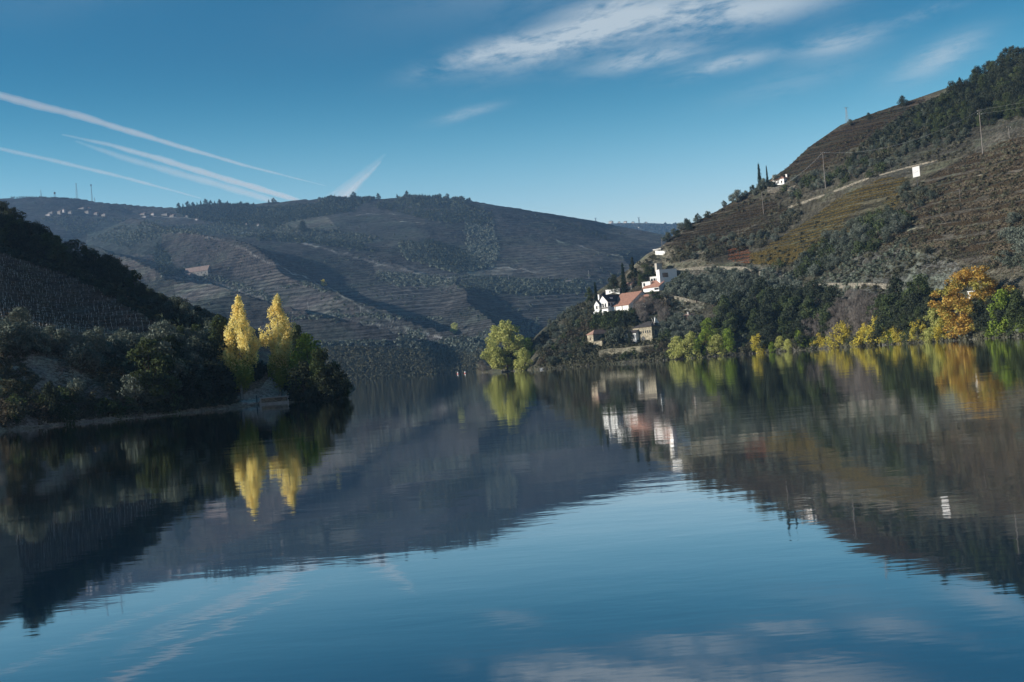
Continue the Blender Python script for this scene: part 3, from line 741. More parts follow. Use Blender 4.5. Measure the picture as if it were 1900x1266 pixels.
# ------------------------------------------------------------------ joined small growth that nobody could count
def clump_template(n, seed, size=.45):
    r = np.random.default_rng(seed)
    d = r.normal(size=(n, 3)); d /= np.linalg.norm(d, axis=1)[:, None]; d[:, 2] = np.abs(d[:, 2])
    P = d * r.uniform(.45, 1.0, n)[:, None] * np.array([1, 1, .9])
    a = r.normal(size=(n, 3)); a /= np.linalg.norm(a, axis=1)[:, None]; b = np.cross(a, d); b /= np.linalg.norm(b, axis=1)[:, None] + 1e-9
    V = np.stack([P - a * size, P + b * size, P + a * size], 1).reshape(-1, 3)
    return V, np.arange(n * 3).reshape(-1, 3)
def stuff(name, P, S, mat, tmpl, seed=0, zs=1.0):
    V, Ft = tmpl; N = len(P); r = np.random.default_rng(seed)
    a = r.random(N) * 6.283; ca, sa = np.cos(a), np.sin(a)
    X_ = V[None, :, 0] * ca[:, None] - V[None, :, 1] * sa[:, None]; Y_ = V[None, :, 0] * sa[:, None] + V[None, :, 1] * ca[:, None]
    Zv = np.repeat(V[None, :, 2], N, 0) * zs
    VV = np.stack([X_, Y_, Zv], 2) * S[:, None, None] + P[:, None, :]
    FF = (Ft[None] + (np.arange(N) * len(V))[:, None, None]).reshape(-1, 3)
    o = link(name, fast_mesh(name, VV.reshape(-1, 3), FF, [mat])); o['kind'] = 'stuff'
    return o
def rand_pts(T, poly, n, seed, keep=None):
    r = np.random.default_rng(seed); xs = [p[0] for p in poly]; ys = [p[1] for p in poly]
    x = r.uniform(min(xs), max(xs), n * 3); y = r.uniform(min(ys), max(ys), n * 3)
    k = in_poly(x, y, poly); x = x[k][:n]; y = y[k][:n]
    P, ok = T.cast(x, y); return P[ok], x[ok], y[ok]
CL8 = clump_template(9, 1, .42); CL14 = clump_template(16, 2, .38); TUFT = clump_template(5, 3, .5); FAR = clump_template(12, 4, .6)

# ================================================================== RIGHT HILL vegetation
# vine rows along the contours
def vine_rows(name, T, poly, n, seed, mat, H, lo, hi, wob=60, keepf=.35, thin=.75, zs=1.0):
    P, x, y = rand_pts(T, poly, n, seed)
    f = ((P[:, 2] + fbm(P[:, 0], P[:, 1], wob, 2, 15) * 1.5) / H) % 1
    k = (f < keepf) & (vnoise(P[:, 0] / 9, P[:, 1] / 9, seed) < thin)
    P = P[k]; S = np.random.default_rng(seed).uniform(lo, hi, len(P))
    stuff(name, P, S, mat, TUFT, seed, zs)
vine_rows('vine_rows', TR, [(1400, 470), (1500, 410), (1560, 365), (1640, 330), (1700, 330), (1660, 390), (1600, 420), (1540, 450), (1470, 492), (1390, 490)], 24000, 1, M['vine_y'], 1.6, .28, .55, keepf=.5)
vine_rows('brown_vine_rows', TR, [(1245, 455), (1290, 410), (1380, 365), (1440, 375), (1470, 395), (1400, 440), (1290, 470)], 14000, 2, M['vine_b'], 1.6, .25, .5, keepf=.5)
vine_rows('brown_vine_rows', TR, [(1440, 320), (1500, 272), (1600, 215), (1690, 185), (1730, 175), (1640, 235), (1560, 300), (1470, 340)], 18000, 3, M['vine_b'], 1.6, .28, .55, keepf=.5)
vine_rows('red_vine_patch', TR, [(1352, 462), (1382, 455), (1402, 478), (1390, 490), (1352, 484)], 1300, 4, M['vine_r'], 1.6, .3, .55, keepf=.6, thin=.7)
vine_rows('yellow_vine_patch', TR, [(1390, 472), (1470, 455), (1500, 470), (1460, 492), (1400, 490)], 3500, 5, M['vine_y'], 1.6, .35, .65, keepf=.9, thin=1)
vine_rows('brown_vine_rows', TR, [(1640, 420), (1720, 335), (1800, 290), (1910, 245), (1910, 480), (1800, 470), (1700, 455), (1630, 455)], 40000, 6, M['vine_b'], 3.2, .25, .6, keepf=.55)
vine_rows('dry_grass', TR, [(1180, 475), (1228, 452), (1300, 465), (1500, 440), (1910, 230), (1910, 500), (1600, 560), (1300, 600), (1100, 640), (1090, 580)], 26000, 7, M['brown'], 1.0, .18, .42, keepf=1, thin=.6)
def scrub(name, T, poly, n, seed, mat, lo, hi, tm=None, thin=.6, ns=14, hole=(), band=None):
    P, x, y = rand_pts(T, poly, n, seed); k = vnoise(P[:, 0] / ns, P[:, 1] / ns, seed + 7) < thin
    if band: k &= np.abs(((P[:, 2] + fbm(P[:, 0], P[:, 1], 70, 3, 15) * 3.5) / 4.2) % 1 - .5) < band
    for h_ in hole: k &= ~in_poly(x, y, h_)
    P = P[k]
    S = np.random.default_rng(seed).uniform(lo, hi, len(P)); stuff(name, P, S, mat, tm or CL14, seed)
slope_all = [(1000, 670), (1095, 575), (1230, 458), (1300, 415), (1460, 315), (1910, 100), (1910, 600), (1500, 640), (1240, 660), (1100, 670)]
scrub('hillside_scrub', TR, slope_all, 5200, 21, M['scrub'], .5, 1.5, thin=.45)
scrub('hillside_scrub', TR, [(1000, 680), (1090, 570), (1230, 600), (1240, 660), (1100, 675)], 3200, 22, M['scrub'], .6, 1.5, thin=.9)
scrub('hillside_green_scrub', TR, [(1440, 520), (1540, 450), (1650, 400), (1700, 470), (1600, 560), (1900, 560), (1900, 620), (1240, 650), (1240, 560)], 3000, 23, M['olive_dark'], .6, 1.6, thin=.6)
scrub('riverside_reeds', TR, [(1100, 660), (1240, 650), (1540, 630), (1910, 600), (1910, 626), (1540, 647), (1240, 668), (1000, 688), (960, 686)], 3200, 24, M['scrub'], .4, 1.1, CL8, thin=.8)
scrub('hilltop_wood_undergrowth', TR, [(1600, 270), (1700, 200), (1780, 165), (1850, 130), (1910, 110), (1910, 200), (1800, 240), (1680, 280)], 3500, 25, M['green_dark'], 1.0, 2.4, thin=.9)
scrub('hillside_tussocks', TR, slope_all, 42000, 41, M['scrub'], .2, .5, TUFT, thin=.85, band=.24)
scrub('terrace_bushes', TR, [(1630, 440), (1720, 335), (1800, 290), (1910, 245), (1910, 500), (1700, 470)], 5200, 42, M['brown'], .5, 1.2, CL8, thin=.75, band=.22)
scrub('terrace_green_bushes', TR, [(1630, 440), (1720, 335), (1800, 290), (1910, 245), (1910, 500), (1700, 470)], 2600, 43, M['scrub'], .5, 1.2, CL8, thin=.6, band=.22)
scrub('skyline_bushes', TR, [(1440, 334), (1500, 276), (1560, 234), (1600, 219), (1680, 192), (1690, 200), (1600, 228), (1560, 243), (1500, 288), (1440, 345)], 240, 44, M['green_dark'], .5, 1.3, CL8, thin=.6, ns=5)
# stones at the water's edge
rocks = clump_template(6, 9, .6)
P, x, y = rand_pts(TR, [(890, 690), (1000, 684), (1240, 664), (1540, 641), (1900, 618), (1910, 626), (1540, 648), (1240, 670), (1000, 690)], 2200, 31)
M['stone'] = mat_plain('river_stone', (.26, .245, .22), .9, .3, 1.5)
P = P[P[:, 2] < 1.6]; stuff('shore_stones', P, np.random.default_rng(2).uniform(.12, .5, len(P)), M['stone'], rocks, 3, .8)

# the hilltop wood, upper right
scatter(TR, [(1700, 235), (1760, 190), (1790, 165), (1850, 130), (1915, 100), (1915, 215), (1830, 235), (1740, 255)], 75, 13, 101, ['dark_tree', 'dark_tree', 'broadleaf_tree'], (5.5, 9.5), 'dark evergreen in the dense hilltop wood at right', 'trees of the hilltop wood')
scatter(TR, [(1580, 300), (1640, 245), (1720, 215), (1790, 240), (1800, 262), (1700, 285), (1640, 300), (1600, 320)], 54, 13, 102, ['dark_olive_tree', 'dark_olive_tree', 'dark_tree', 'shrub'], (2.8, 5), 'dark rounded tree in the scrub below the hilltop wood', 'scrub trees below the hilltop wood')
# silhouettes along the skyline
for i, (px, py, h, kd, lb) in enumerate([(1675, 192, 5.6, 'dark_tree', 'lone round dark tree standing against the sky on the vineyard ridge'),
        (1612, 216, 3.6, 'dark_tree', 'low dark bush on the skyline between the steel pylon and the lone round tree'),
        (1578, 228, 3.4, 'olive_tree', 'small grey olive tree at the foot of the steel pylon on the skyline'),
        (1782, 162, 6.5, 'pine_tree', 'pointed pine rising above the left edge of the hilltop wood'),
        (1868, 120, 9.5, 'dark_tree', 'tallest dark tree on the crest of the hilltop wood'),
        (1836, 138, 8.0, 'dark_tree', 'dark tree on the crest just left of the tallest one of the hilltop wood')]):
    set_tree(kd, ground(TR, px, py + 6) - Vector((0, 0, .3)), h, label=lb)
scatter(TR, [(1240, 440), (1300, 405), (1340, 382), (1400, 352), (1440, 338), (1442, 348), (1380, 372), (1330, 396), (1300, 416), (1262, 438), (1236, 455)], 34, 9, 103, ['dark_olive_tree', 'olive_tree', 'dark_tree'], (3.0, 5.6), 'small dark tree in the belt along the left shoulder of the right hill', 'belt of small trees on the hill shoulder')
scatter(TR, [(1250, 470), (1300, 450), (1420, 440), (1460, 400), (1480, 410), (1440, 450), (1340, 485), (1250, 492)], 34, 14, 104, ['dark_olive_tree', 'olive_tree', 'shrub'], (2.5, 4.2), 'low rounded olive on the dry slope above the modern white building', 'olives on the dry slope above the estate')
scatter(TR, [(1440, 360), (1500, 330), (1560, 310), (1640, 290), (1700, 285), (1650, 320), (1560, 345), (1470, 372)], 40, 12, 105, ['dark_olive_tree', 'green_shrub', 'olive_tree'], (2.5, 4.6), 'grey-green bush along the stone terrace line behind the small white hilltop house', 'bushes along the upper terrace line')
scatter(TR, [(1470, 500), (1540, 450), (1610, 410), (1660, 395), (1690, 420), (1640, 460), (1560, 495), (1500, 525)], 60, 12, 106, ['dark_olive_tree', 'olive_tree', 'green_shrub'], (3, 5.4), 'dark olive in the gully beside the yellow vineyard', 'shrubs of the gully beside the yellow vineyard')
scatter(TR, [(1660, 360), (1740, 345), (1740, 375), (1680, 400)], 12, 12, 107, ['dark_olive_tree', 'shrub'], (2.6, 4.2), 'bush under the white signboard', 'bushes round the white signboard')
scatter(TR, [(1640, 420), (1720, 340), (1910, 260), (1910, 480), (1700, 470)], 60, 20, 108, ['brown_shrub', 'shrub'], (1.2, 2.4), 'low brown shrub on the terraces of the brown slope at right', 'low shrubs on the brown terraces', 'shrub', parts=False)
scatter(TR, [(1860, 430), (1910, 400), (1910, 520), (1860, 500)], 12, 13, 109, ['dark_olive_tree', 'olive_tree'], (3.5, 5.5), 'grey-green tree at the right edge above the orange tree', 'grey-green trees at the right edge')
# olive grove right of the estate
scatter(TR, [(1236, 552), (1250, 534), (1272, 522), (1330, 517), (1420, 520), (1480, 545), (1470, 578), (1350, 580), (1300, 565)], 75, 12, 110, ['olive_tree', 'dark_olive_tree', 'olive_tree'], (3.6, 6.2), 'grey-green olive tree in the grove right of the modern white building', 'olive grove right of the estate')
scatter(TR, [(1215, 620), (1250, 600), (1300, 605), (1300, 625), (1240, 640)], 14, 12, 111, ['olive_tree'], (3.5, 5.2), 'pale grey olive between the ruined stone house and the small red-roofed stone house', 'olives between the stone houses')
# belt of tall dark trees by the river
scatter(TR, [(1330, 580), (1400, 560), (1500, 560), (1560, 590), (1560, 625), (1440, 645), (1330, 640)], 46, 15, 112, ['broadleaf_tree', 'dark_tree', 'broadleaf_tree'], (7, 12), 'tall dark green tree midway along the right bank', 'tall dark trees on the right bank')
scatter(TR, [(1500, 590), (1620, 575), (1640, 620), (1560, 638), (1500, 640)], 26, 15, 113, ['bare_tree'], (6, 9), 'bare grey leafless tree on the bank below the rock face', 'bare trees below the rock face', parts=True)
scatter(TR, [(1180, 580), (1215, 570), (1240, 590), (1225, 605), (1180, 600)], 14, 10, 114, ['bare_tree'], (5, 7.5), 'bare grey tree on the slope behind the ruined stone house', 'bare trees behind the ruined house')
scatter(TR, [(1630, 610), (1650, 580), (1720, 570), (1740, 610), (1700, 628), (1640, 632)], 16, 17, 115, ['broadleaf_tree', 'broadleaf_tree', 'dark_tree'], (8, 13), 'dark green leafy tree left of the big orange tree', 'dark green trees left of the orange tree')
scatter(TR, [(1820, 600), (1905, 590), (1905, 615), (1820, 618)], 8, 18, 116, ['broadleaf_tree', 'dark_tree'], (6, 9), 'dark tree on the bank right of the big orange tree', 'dark trees right of the orange tree')
# around the estate
scatter(TR, [(1000, 680), (1050, 620), (1090, 590), (1100, 620), (1090, 660), (1040, 678)], 60, 10, 117, ['shrub', 'dark_olive_tree', 'brown_shrub', 'green_shrub'], (2.0, 4.2), 'bush on the steep scrubby slope left of the red-roofed stone house', 'bushes on the steep slope left of the stone houses')
scatter(TR, [(1100, 600), (1180, 590), (1180, 606), (1150, 612), (1100, 610)], 34, 8, 118, ['broadleaf_tree', 'green_shrub', 'dark_tree'], (3.8, 5.8), 'green tree below the white warehouse walls', 'green trees below the white warehouse')
scatter(TR, [(985, 645), (1015, 612), (1045, 592), (1075, 575), (1100, 562), (1100, 590), (1060, 620), (1010, 665)], 46, 9, 119, ['dark_olive_tree', 'olive_tree', 'shrub'], (2.5, 4.6), 'grey bush on the left shoulder in front of the gabled white house', 'bushes left of the gabled white house')
scatter(TR, [(1130, 655), (1240, 645), (1240, 662), (1110, 672)], 26, 10, 120, ['shrub', 'brown_shrub', 'green_shrub'], (1.6, 3.0), 'low bush at the waterside below the stone terrace wall', 'bushes below the stone terrace wall', 'shrub', parts=False)
scatter(TR, [(1180, 500), (1215, 480), (1222, 505), (1200, 520), (1165, 522)], 10, 12, 121, ['shrub', 'green_shrub'], (2.0, 3.4), 'shrub on the dry slope behind the red-roofed sheds', 'shrubs behind the sheds', 'shrub', parts=False)
for k_, (x0_, x1_) in enumerate([(1240, 1330), (1330, 1430), (1430, 1540), (1540, 1640), (1640, 1760), (1820, 1905)]):
    yb = lambda x: np.interp(x, [1240, 1540, 1600, 1900], [663, 642, 639, 618])
    place = ['below the lime-green trees', 'before the first tall dark trees', 'before the bare trees', 'below the rock face', 'left of the orange tree', 'right of the orange tree'][k_]
    scatter(TR, [(x0_, yb(x0_) - 8), (x1_, yb(x1_) - 8), (x1_, yb(x1_) + 3), (x0_, yb(x0_) + 3)], 9, 8, 130 + k_, ['fresh_tree', 'green_shrub', 'lime_tree', 'shrub', 'green_shrub'], (1.8, 4.2), 'small waterside bush ' + place, 'small bushes along the right waterline', 'shrub', parts=False, name='waterside_bush')
# big single trees that catch the light
def one(kind, px, py, h, wide, lb, **kw):
    return set_tree(kind, ground(TR, px, py) - Vector((0, 0, .3)), h, wide=wide, label=lb, **kw)
mk('great_lime_tree', 21, 10.6, 1.0, lambda s: (min(1, s * 2.2 + .45)) * math.sqrt(max(0, 1 - s ** 2.6)) * .95 + .08, 170, .155, 15000, .36, 'lime', (131,), r=.5, limbs=10)
one('great_lime_tree', 942, 688, 22.0, 1.0, 'large round lime-green tree standing at the water on the tip of the right bank')
one('lime_tree', 974, 688, 9.5, 1.05, 'smaller yellow-green tree at the water just right of the large round lime-green tree')
one('fresh_tree', 982, 664, 9.0, .85, 'bright green tree behind the two yellow-green trees on the tip of the bank')
one('broadleaf_tree', 950, 684, 9.5, 1.0, 'dark green tree between the large lime-green tree and its smaller neighbour')
one('bare_tree', 896, 691, 6, 1.1, 'grey leafless bush at the very tip of the right bank')
for px, py, h, w_, kd, lb in [(1258, 664, 8.2, 1.0, 'lime_tree', 'leftmost of the lime-green riverside trees right of the terrace wall'),
        (1285, 662, 9.2, .95, 'lime_tree', 'second lime-green riverside tree, taller than its left neighbour'),
        (1312, 655, 9.0, 1.0, 'fresh_tree', 'fresh green tree between lime-green and yellow riverside bushes'),
        (1333, 658, 7.4, 1.0, 'lime_tree', 'lime-green riverside tree with a yellow bush at its left foot'),
        (1318, 628, 8.0, 1.1, 'fresh_tree', 'domed bright green tree above the lime-green riverside trees'),
        (1352, 652, 8.5, .9, 'fresh_tree', 'green tree right of the last lime-green riverside tree'),
        (1310, 640, 5.0, .8, 'yellow_bush', 'small bright yellow bush among the lime-green riverside trees'),
        (1410, 656, 7.0, .8, 'yellow_bush', 'isolated yellow bush at the water before the tall dark trees'),
        (1486, 640, 7.5, .6, 'fresh_tree', 'slender green tree in front of the tall dark riverside trees'),
        (1522, 642, 4.6, .8, 'yellow_bush', 'small pale yellow bush left of the big round yellow one'),
        (1562, 643, 8.0, .95, 'yellow_bush', 'big round yellow bush below the rock face'),
        (1604, 639, 6.8, .9, 'yellow_bush', 'yellow bush at the water left of the pair of bright yellow ones'),
        (1632, 637, 8.2, .9, 'yellow_bush', 'tallest bright yellow bush below the dark green trees'),
        (1670, 634, 5.4, .95, 'yellow_bush', 'small yellow bush right of the tallest bright yellow one'),
        (1708, 631, 6.4, .9, 'yellow_bush', 'yellow bush just left of the big orange tree'),
        (1740, 628, 9.6, .75, 'lime_tree', 'lime-green sapling leaning on the left side of the big orange tree'),
        (1752, 628, 5.6, .9, 'yellow_bush', 'golden bush at the left foot of the big orange tree'),
        (1866, 617, 11.0, .8, 'fresh_tree', 'bright green tree right of the big orange tree'),
        (1890, 612, 9.0, 1.0, 'broadleaf_tree', 'green tree at the right edge beside the bright green one'),
        (1446, 500, 4.0, 1.0, 'green_shrub', 'round bush at the foot of the yellow vineyard')]:
    one(kd, px, py, h, w_, lb)
mk('orange_tree', 20, 8.6, 1.0, lambda s: .55 + .5 * math.sin(s * 3.0) - .15 * s, 110, .16, 12500, .30, 'rust', (141,), r=.35, limbs=12, lean=.18, shell=(.35, 1.15))
one('orange_tree', 1784, 626, 18.3, 1.28, 'big rusty orange tree leaning over the right bank', rz=0)
# cypresses and the dark conifer of the estate
one('cypress_tree', 1108, 574, 12.2, .8, 'dark cypress standing left of the gabled white house', var=0)
one('cypress_tree', 1159, 545, 13.6, .85, 'tallest dark cypress, behind the dark roof of the gabled white house', var=1)
one('pine_tree', 1176, 522, 11.0, .8, 'dark conifer behind the tallest cypress of the estate', var=0)
one('cypress_tree', 1411, 353, 13.0, .75, 'left and thicker of the two cypresses beside the small white hilltop house', var=0)
one('cypress_tree', 1425, 348, 10.5, .55, 'right and thinner of the two cypresses beside the small white hilltop house', var=1)
one('dark_tree', 1140, 542, 8.0, .75, 'dark branchy tree in front of the small white house behind the gabled one')
one('dark_tree', 1170, 640, 5.6, .8, 'round dark tree in front of the whitewashed annexe of the ruined house')
one('broadleaf_tree', 1095, 562, 7, .8, 'green tree at the left shoulder beside the left cypress')
one('dark_olive_tree', 1150, 640, 7.0, 1.1, 'grey-green tree right of the hipped stone house')
one('dark_olive_tree', 1138, 640, 6.5, 1.1, 'grey-green tree touching the right corner of the hipped stone house')
one('broadleaf_tree', 1212, 572, 7.5, 1.0, 'green tree at the right end of the lower red-roofed shed')
one('broadleaf_tree', 1222, 570, 6.5, 1.0, 'green tree on the slope right of the lower red-roofed shed')
one('brown_shrub', 1232, 578, 5.5, .8, 'reddish brown bush on the slope right of the sheds')
one('green_shrub', 1238, 632, 4.4, 1.0, 'round green bush at the dark side of the ruined stone house')
one('broadleaf_tree', 1190, 530, 5.0, 1.0, 'green tree between the small red-roofed house and the small white block')

# ================================================================== LEFT BANK vegetation
def oneL(kind, px, py, h, wide, lb, **kw):
    return set_tree(kind, ground(TL, px, py) - Vector((0, 0, .3)), h, wide=wide, label=lb, **kw)
scatter(TL, [(0, 415), (60, 450), (130, 482), (200, 512), (266, 548), (250, 552), (150, 503), (60, 480), (0, 452)], 70, 12, 201, ['dark_tree', 'dark_tree', 'dark_olive_tree', 'broadleaf_tree'], (4.2, 7.2), 'dark tree along the top of the shaded left hill', 'dark wood on the left hilltop')
scatter(TL, [(255, 550), (316, 580), (384, 612), (450, 660), (440, 680), (390, 640), (320, 600), (260, 560)], 44, 13, 202, ['dark_tree', 'dark_olive_tree'], (3.0, 4.8), 'dark tree along the right end of the left vineyard', 'dark trees at the end of the left vineyard')
scatter(TL, [(0, 655), (120, 650), (260, 640), (380, 645), (380, 670), (220, 665), (120, 668), (0, 670)], 24, 26, 203, ['olive_tree'], (3.0, 4.0), 'rounded grey olive in the row below the left vineyard', 'olives below the left vineyard')
scatter(TL, [(300, 650), (400, 640), (440, 680), (440, 720), (340, 740), (280, 760), (270, 700)], 46, 15, 204, ['dark_tree', 'olive_tree', 'dark_olive_tree', 'broadleaf_tree'], (3.4, 6), 'dark tree in the thicket left of the poplars', 'thicket left of the poplars')
scatter(TL, [(0, 730), (100, 745), (200, 755), (330, 745), (330, 765), (180, 780), (0, 790)], 34, 16, 205, ['shrub', 'green_shrub', 'brown_shrub'], (1.0, 2.6), 'low dark shrub at the foot of the shaded left bank', 'low shrubs at the foot of the left bank', 'shrub', parts=False)
for px, py, h, w_, kd, lb in [(150, 692, 4.6, 1.1, 'olive_tree', 'large rounded olive tree alone in the middle of the left bank'),
        (176, 694, 3.4, .9, 'olive_tree', 'smaller olive touching the right side of the large lone olive'),
        (145, 742, 3.2, .8, 'olive_tree', 'small olive low on the bare dirt bank at left'),
        (42, 650, 4.4, 1.2, 'olive_tree', 'big dark olive at the left end of the grove'),
        (8, 655, 4.6, 1.2, 'olive_tree', 'olive cut by the left edge of the picture'),
        (100, 652, 4.0, 1.2, 'olive_tree', 'broad olive tree second from the big dark one in the left grove'),
        (36, 612, 3.6, 1.1, 'olive_tree', 'olive standing higher up at the left edge of the vineyard'),
        (280, 748, 9.6, 1.0, 'broadleaf_tree', 'tall brownish green tree at the water in the middle of the left bank'),
        (255, 752, 4.6, 1.0, 'olive_tree', 'grey-green bush at the water below the brownish green tree'),
        (95, 780, 5.5, .7, 'dark_tree', 'thin dark tree at the water on the far left'),
        (415, 705, 11, .8, 'broadleaf_tree', 'green tree behind the left poplar'),
        (556, 700, 9.5, .8, 'broadleaf_tree', 'green tree right behind the right poplar'),
        (575, 720, 9.6, .9, 'fresh_tree', 'half sunlit green tree right of the right poplar'),
        (600, 730, 7.4, 1.0, 'broadleaf_tree', 'rounded green tree above the tip of the left bank'),
        (566, 742, 6.5, .9, 'dark_tree', 'dark bush at the water right of the concrete landing'),
        (622, 738, 5.6, 1.1, 'dark_tree', 'dark bush on the tip of the left bank'),
        (604, 744, 5.2, 1.1, 'dark_tree', 'dark low tree between the landing and the tip of the left bank'),
        (636, 738, 4.2, 1.0, 'broadleaf_tree', 'outermost low green bush on the tip of the left bank'),
        (542, 716, 5.0, .9, 'dark_tree', 'dark bush behind the concrete landing'),
        (462, 706, 5.0, .9, 'dark_tree', 'dark bush left of the dirt path between the poplars'),
        (418, 738, 5.5, .9, 'dark_tree', 'dark bush at the water left of the left poplar'),
        (398, 742, 6.0, 1.1, 'dark_tree', 'dark bush at the right end of the stone edging'),
        (360, 748, 6.5, 1.1, 'dark_tree', 'wide dark bush over the stone edging')]:
    oneL(kd, px, py, h, w_, lb)
HOLES = ([(60, 655), (100, 655), (165, 700), (215, 745), (140, 740), (70, 700), (40, 675)], [(440, 712), (470, 712), (495, 690), (520, 712), (538, 724), (538, 750), (440, 756)])
scrub('bank_undergrowth', TL, [(0, 620), (330, 640), (520, 700), (640, 735), (600, 748), (450, 750), (0, 795)], 5200, 26, M['scrub'], .2, .6, thin=.5, ns=6, hole=HOLES)
scrub('bank_dry_grass', TL, [(0, 640), (260, 660), (330, 760), (0, 795)], 5000, 27, M['brown'], .10, .30, TUFT, thin=.7, ns=5)
scrub('bank_dark_undergrowth', TL, [(270, 640), (520, 690), (645, 735), (600, 748), (540, 745), (440, 700), (430, 750), (270, 770)], 2200, 28, M['green_dark'], .5, 1.5, thin=.9, hole=HOLES)
scrub('hilltop_undergrowth', TL, [(0, 410), (200, 510), (400, 620), (440, 660), (330, 620), (150, 520), (0, 470)], 2600, 29, M['green_dark'], .7, 1.8, thin=.95)
scrub('autumn_grass', TL, [(20, 710), (60, 705), (60, 728), (5, 728)], 260, 30, M['vine_y'], .15, .4, TUFT, thin=1)
scrub('autumn_grass', TL, [(185, 675), (225, 670), (232, 690), (175, 695)], 260, 31, M['vine_y'], .15, .4, TUFT, thin=1)

# the left vineyard: posts in rows, with bare vines between
mb = MB(); mb.bar((0, 0, -.2), (0, 0, .85), .045, .035, 4)
M['post'] = mat_plain('weathered_post', (.50, .48, .45), .8, .2, 2)
post_me = mb.mesh('vine_post', M['post'])
vy = [(0, 470), (60, 492), (150, 508), (260, 540), (345, 592), (300, 632), (150, 625), (60, 620), (0, 610)]
prow = []
for zl in np.arange(10, 62, .9):
    # follow the contour at height zl column by column
    cols = np.where((TL.us > -.47) & (TL.us < -.24))[0]
    last = None
    for c in cols:
        col = TL.Z[8:, c]; k = np.argmax(col >= zl)
        if k == 0: continue
        Yk = TL.Y[8 + k, c]; Xk = TL.us[c] * Yk
        if last is not None and math.hypot(Xk - last[0], Yk - last[1]) < .95: continue
        last = (Xk, Yk); px_, py_ = uw2px(TL.us[c], (zl - CAM_H) / Yk)
        if in_poly(np.array([px_]), np.array([py_]), vy)[0] and random.random() < .80:
            prow.append((Xk + random.uniform(-.2, .2), Yk + random.uniform(-.1, .1), col[k] - .1))
prow.sort(key=lambda q: q[1])
rest = MB()
for i, q in enumerate(prow):
    if i < 300:
        o = link('vine_post', post_me, None, q); o.rotation_euler = (random.uniform(-.08, .08), random.uniform(-.08, .08), random.random() * 3); o.scale = (1, 1, random.uniform(.8, 1.1))
        tag(o, 'pale weathered post in the rows of the shaded left vineyard', 'post', 'posts of the left vineyard')
    else: rest.bar((q[0], q[1], q[2] - .2), (q[0] + random.uniform(-.1, .1), q[1], q[2] + random.uniform(.45, .9)), .045, .035, 3)
if rest.v: rest.build('far_vine_posts', M['post'])['kind'] = 'stuff'
P = np.array(prow); P = np.repeat(P, 4, 0) + np.random.default_rng(5).normal(size=(len(P) * 4, 3)) * np.array([.9, .25, .05]); P[:, 2] += .35
stuff('bare_vines', P, np.random.default_rng(6).uniform(.15, .4, len(P)), M['vine_b'], TUFT, 8)

# ------------------------------------------------------------------ the two golden poplars
def poplar(name, px, py, H, lean, prof, label, seed, dx=0, tiers=()):
    p = ground(TL, px, py); e = empty(name, p - Vector((0, 0, .2)), 0, label, 'tree')
    r = np.random.default_rng(seed); C = []; Rd = []
    for i in range(125):
        s = (i + r.random()) / 125; a = r.random() * 6.283; pr = prof(s) * r.uniform(.5, 1.22); q = pr * H * r.random() ** .38
        z = H * (.19 + .78 * s)
        C.append((math.cos(a) * q + lean * z + dx, math.sin(a) * q, z)); Rd.append(H * (.020 + .022 * (1 - s)) * r.uniform(.6, 1.35))
    for i in range(9):
        C.append((lean * H * (.9 + .012 * i) + r.normal() * .006 * H, r.normal() * .006 * H, H * (.90 + .0125 * i))); Rd.append(H * (.020 - .0015 * i))
    for (x_, z_, rr_) in tiers:
        for k in range(9): C.append((x_ * H + r.normal() * rr_ * H * .5, r.normal() * rr_ * H * .5, z_ * H + (k - 4) * rr_ * H * .28)); Rd.append(rr_ * H * .45)
    C = np.array(C); Rd = np.array(Rd)
    V, Fq = leaf_cloud(C, Rd, 15000, .17, seed + 1, 2.3, (.45, 1.12), .8)
    cz = V.reshape(-1, 4, 3)[:, 0, 2] / H + r.normal(size=len(Fq)) * .06
    gold = cz > .36
    for nm, msk, mt in (('crown', gold, 'poplar_gold'), ('lower_foliage', ~gold, 'poplar_green')):
        Vq = V.reshape(-1, 4, 3)[msk].reshape(-1, 3)
        o = link(nm, fast_mesh(nm, Vq, np.arange(len(Vq)).reshape(-1, 4), [M[mt]]), e)
        if nm == 'lower_foliage': o['label'] = 'greener lower leaves of the poplar'
    mb = MB(); tube(mb, [(0, 0, -.5), (0, 0, H * .18), (lean * H * .5, 0, H * .5), (lean * H * .9, 0, H * .9)], [H * .017, H * .013, H * .009, H * .002], 8)
    for i in range(26):
        c = Vector(C[r.integers(len(C))]); zb = c.z - H * .12; tube(mb, [(lean * zb, 0, max(zb, H * .1)), tuple(c)], [H * .004, H * .001], 4)
    mb.build('trunk', M['pale_bark'], e)
    return e
pl = lambda s: np.interp(s, [0, .1, .25, .4, .55, .7, .85, 1], [.04, .09, .175, .20, .15, .11, .055, .015])
pr_ = lambda s: np.interp(s, [0, .1, .25, .4, .6, .75, .9, 1], [.02, .06, .10, .13, .14, .11, .055, .01])
poplar('poplar_tree', 449, 742, 18.0, .035, pl, 'left of the two golden poplars, its bare trunk foot showing above the bank', 301, tiers=((-.15, .42, .07), (.15, .50, .05), (-.12, .55, .05)))
poplar('poplar_tree', 521, 738, 18.2, .035, pr_, 'right and more pointed of the two golden poplars, beside the concrete landing', 302, tiers=((-.12, .60, .05), (.12, .30, .06), (-.06, .3, .05)))

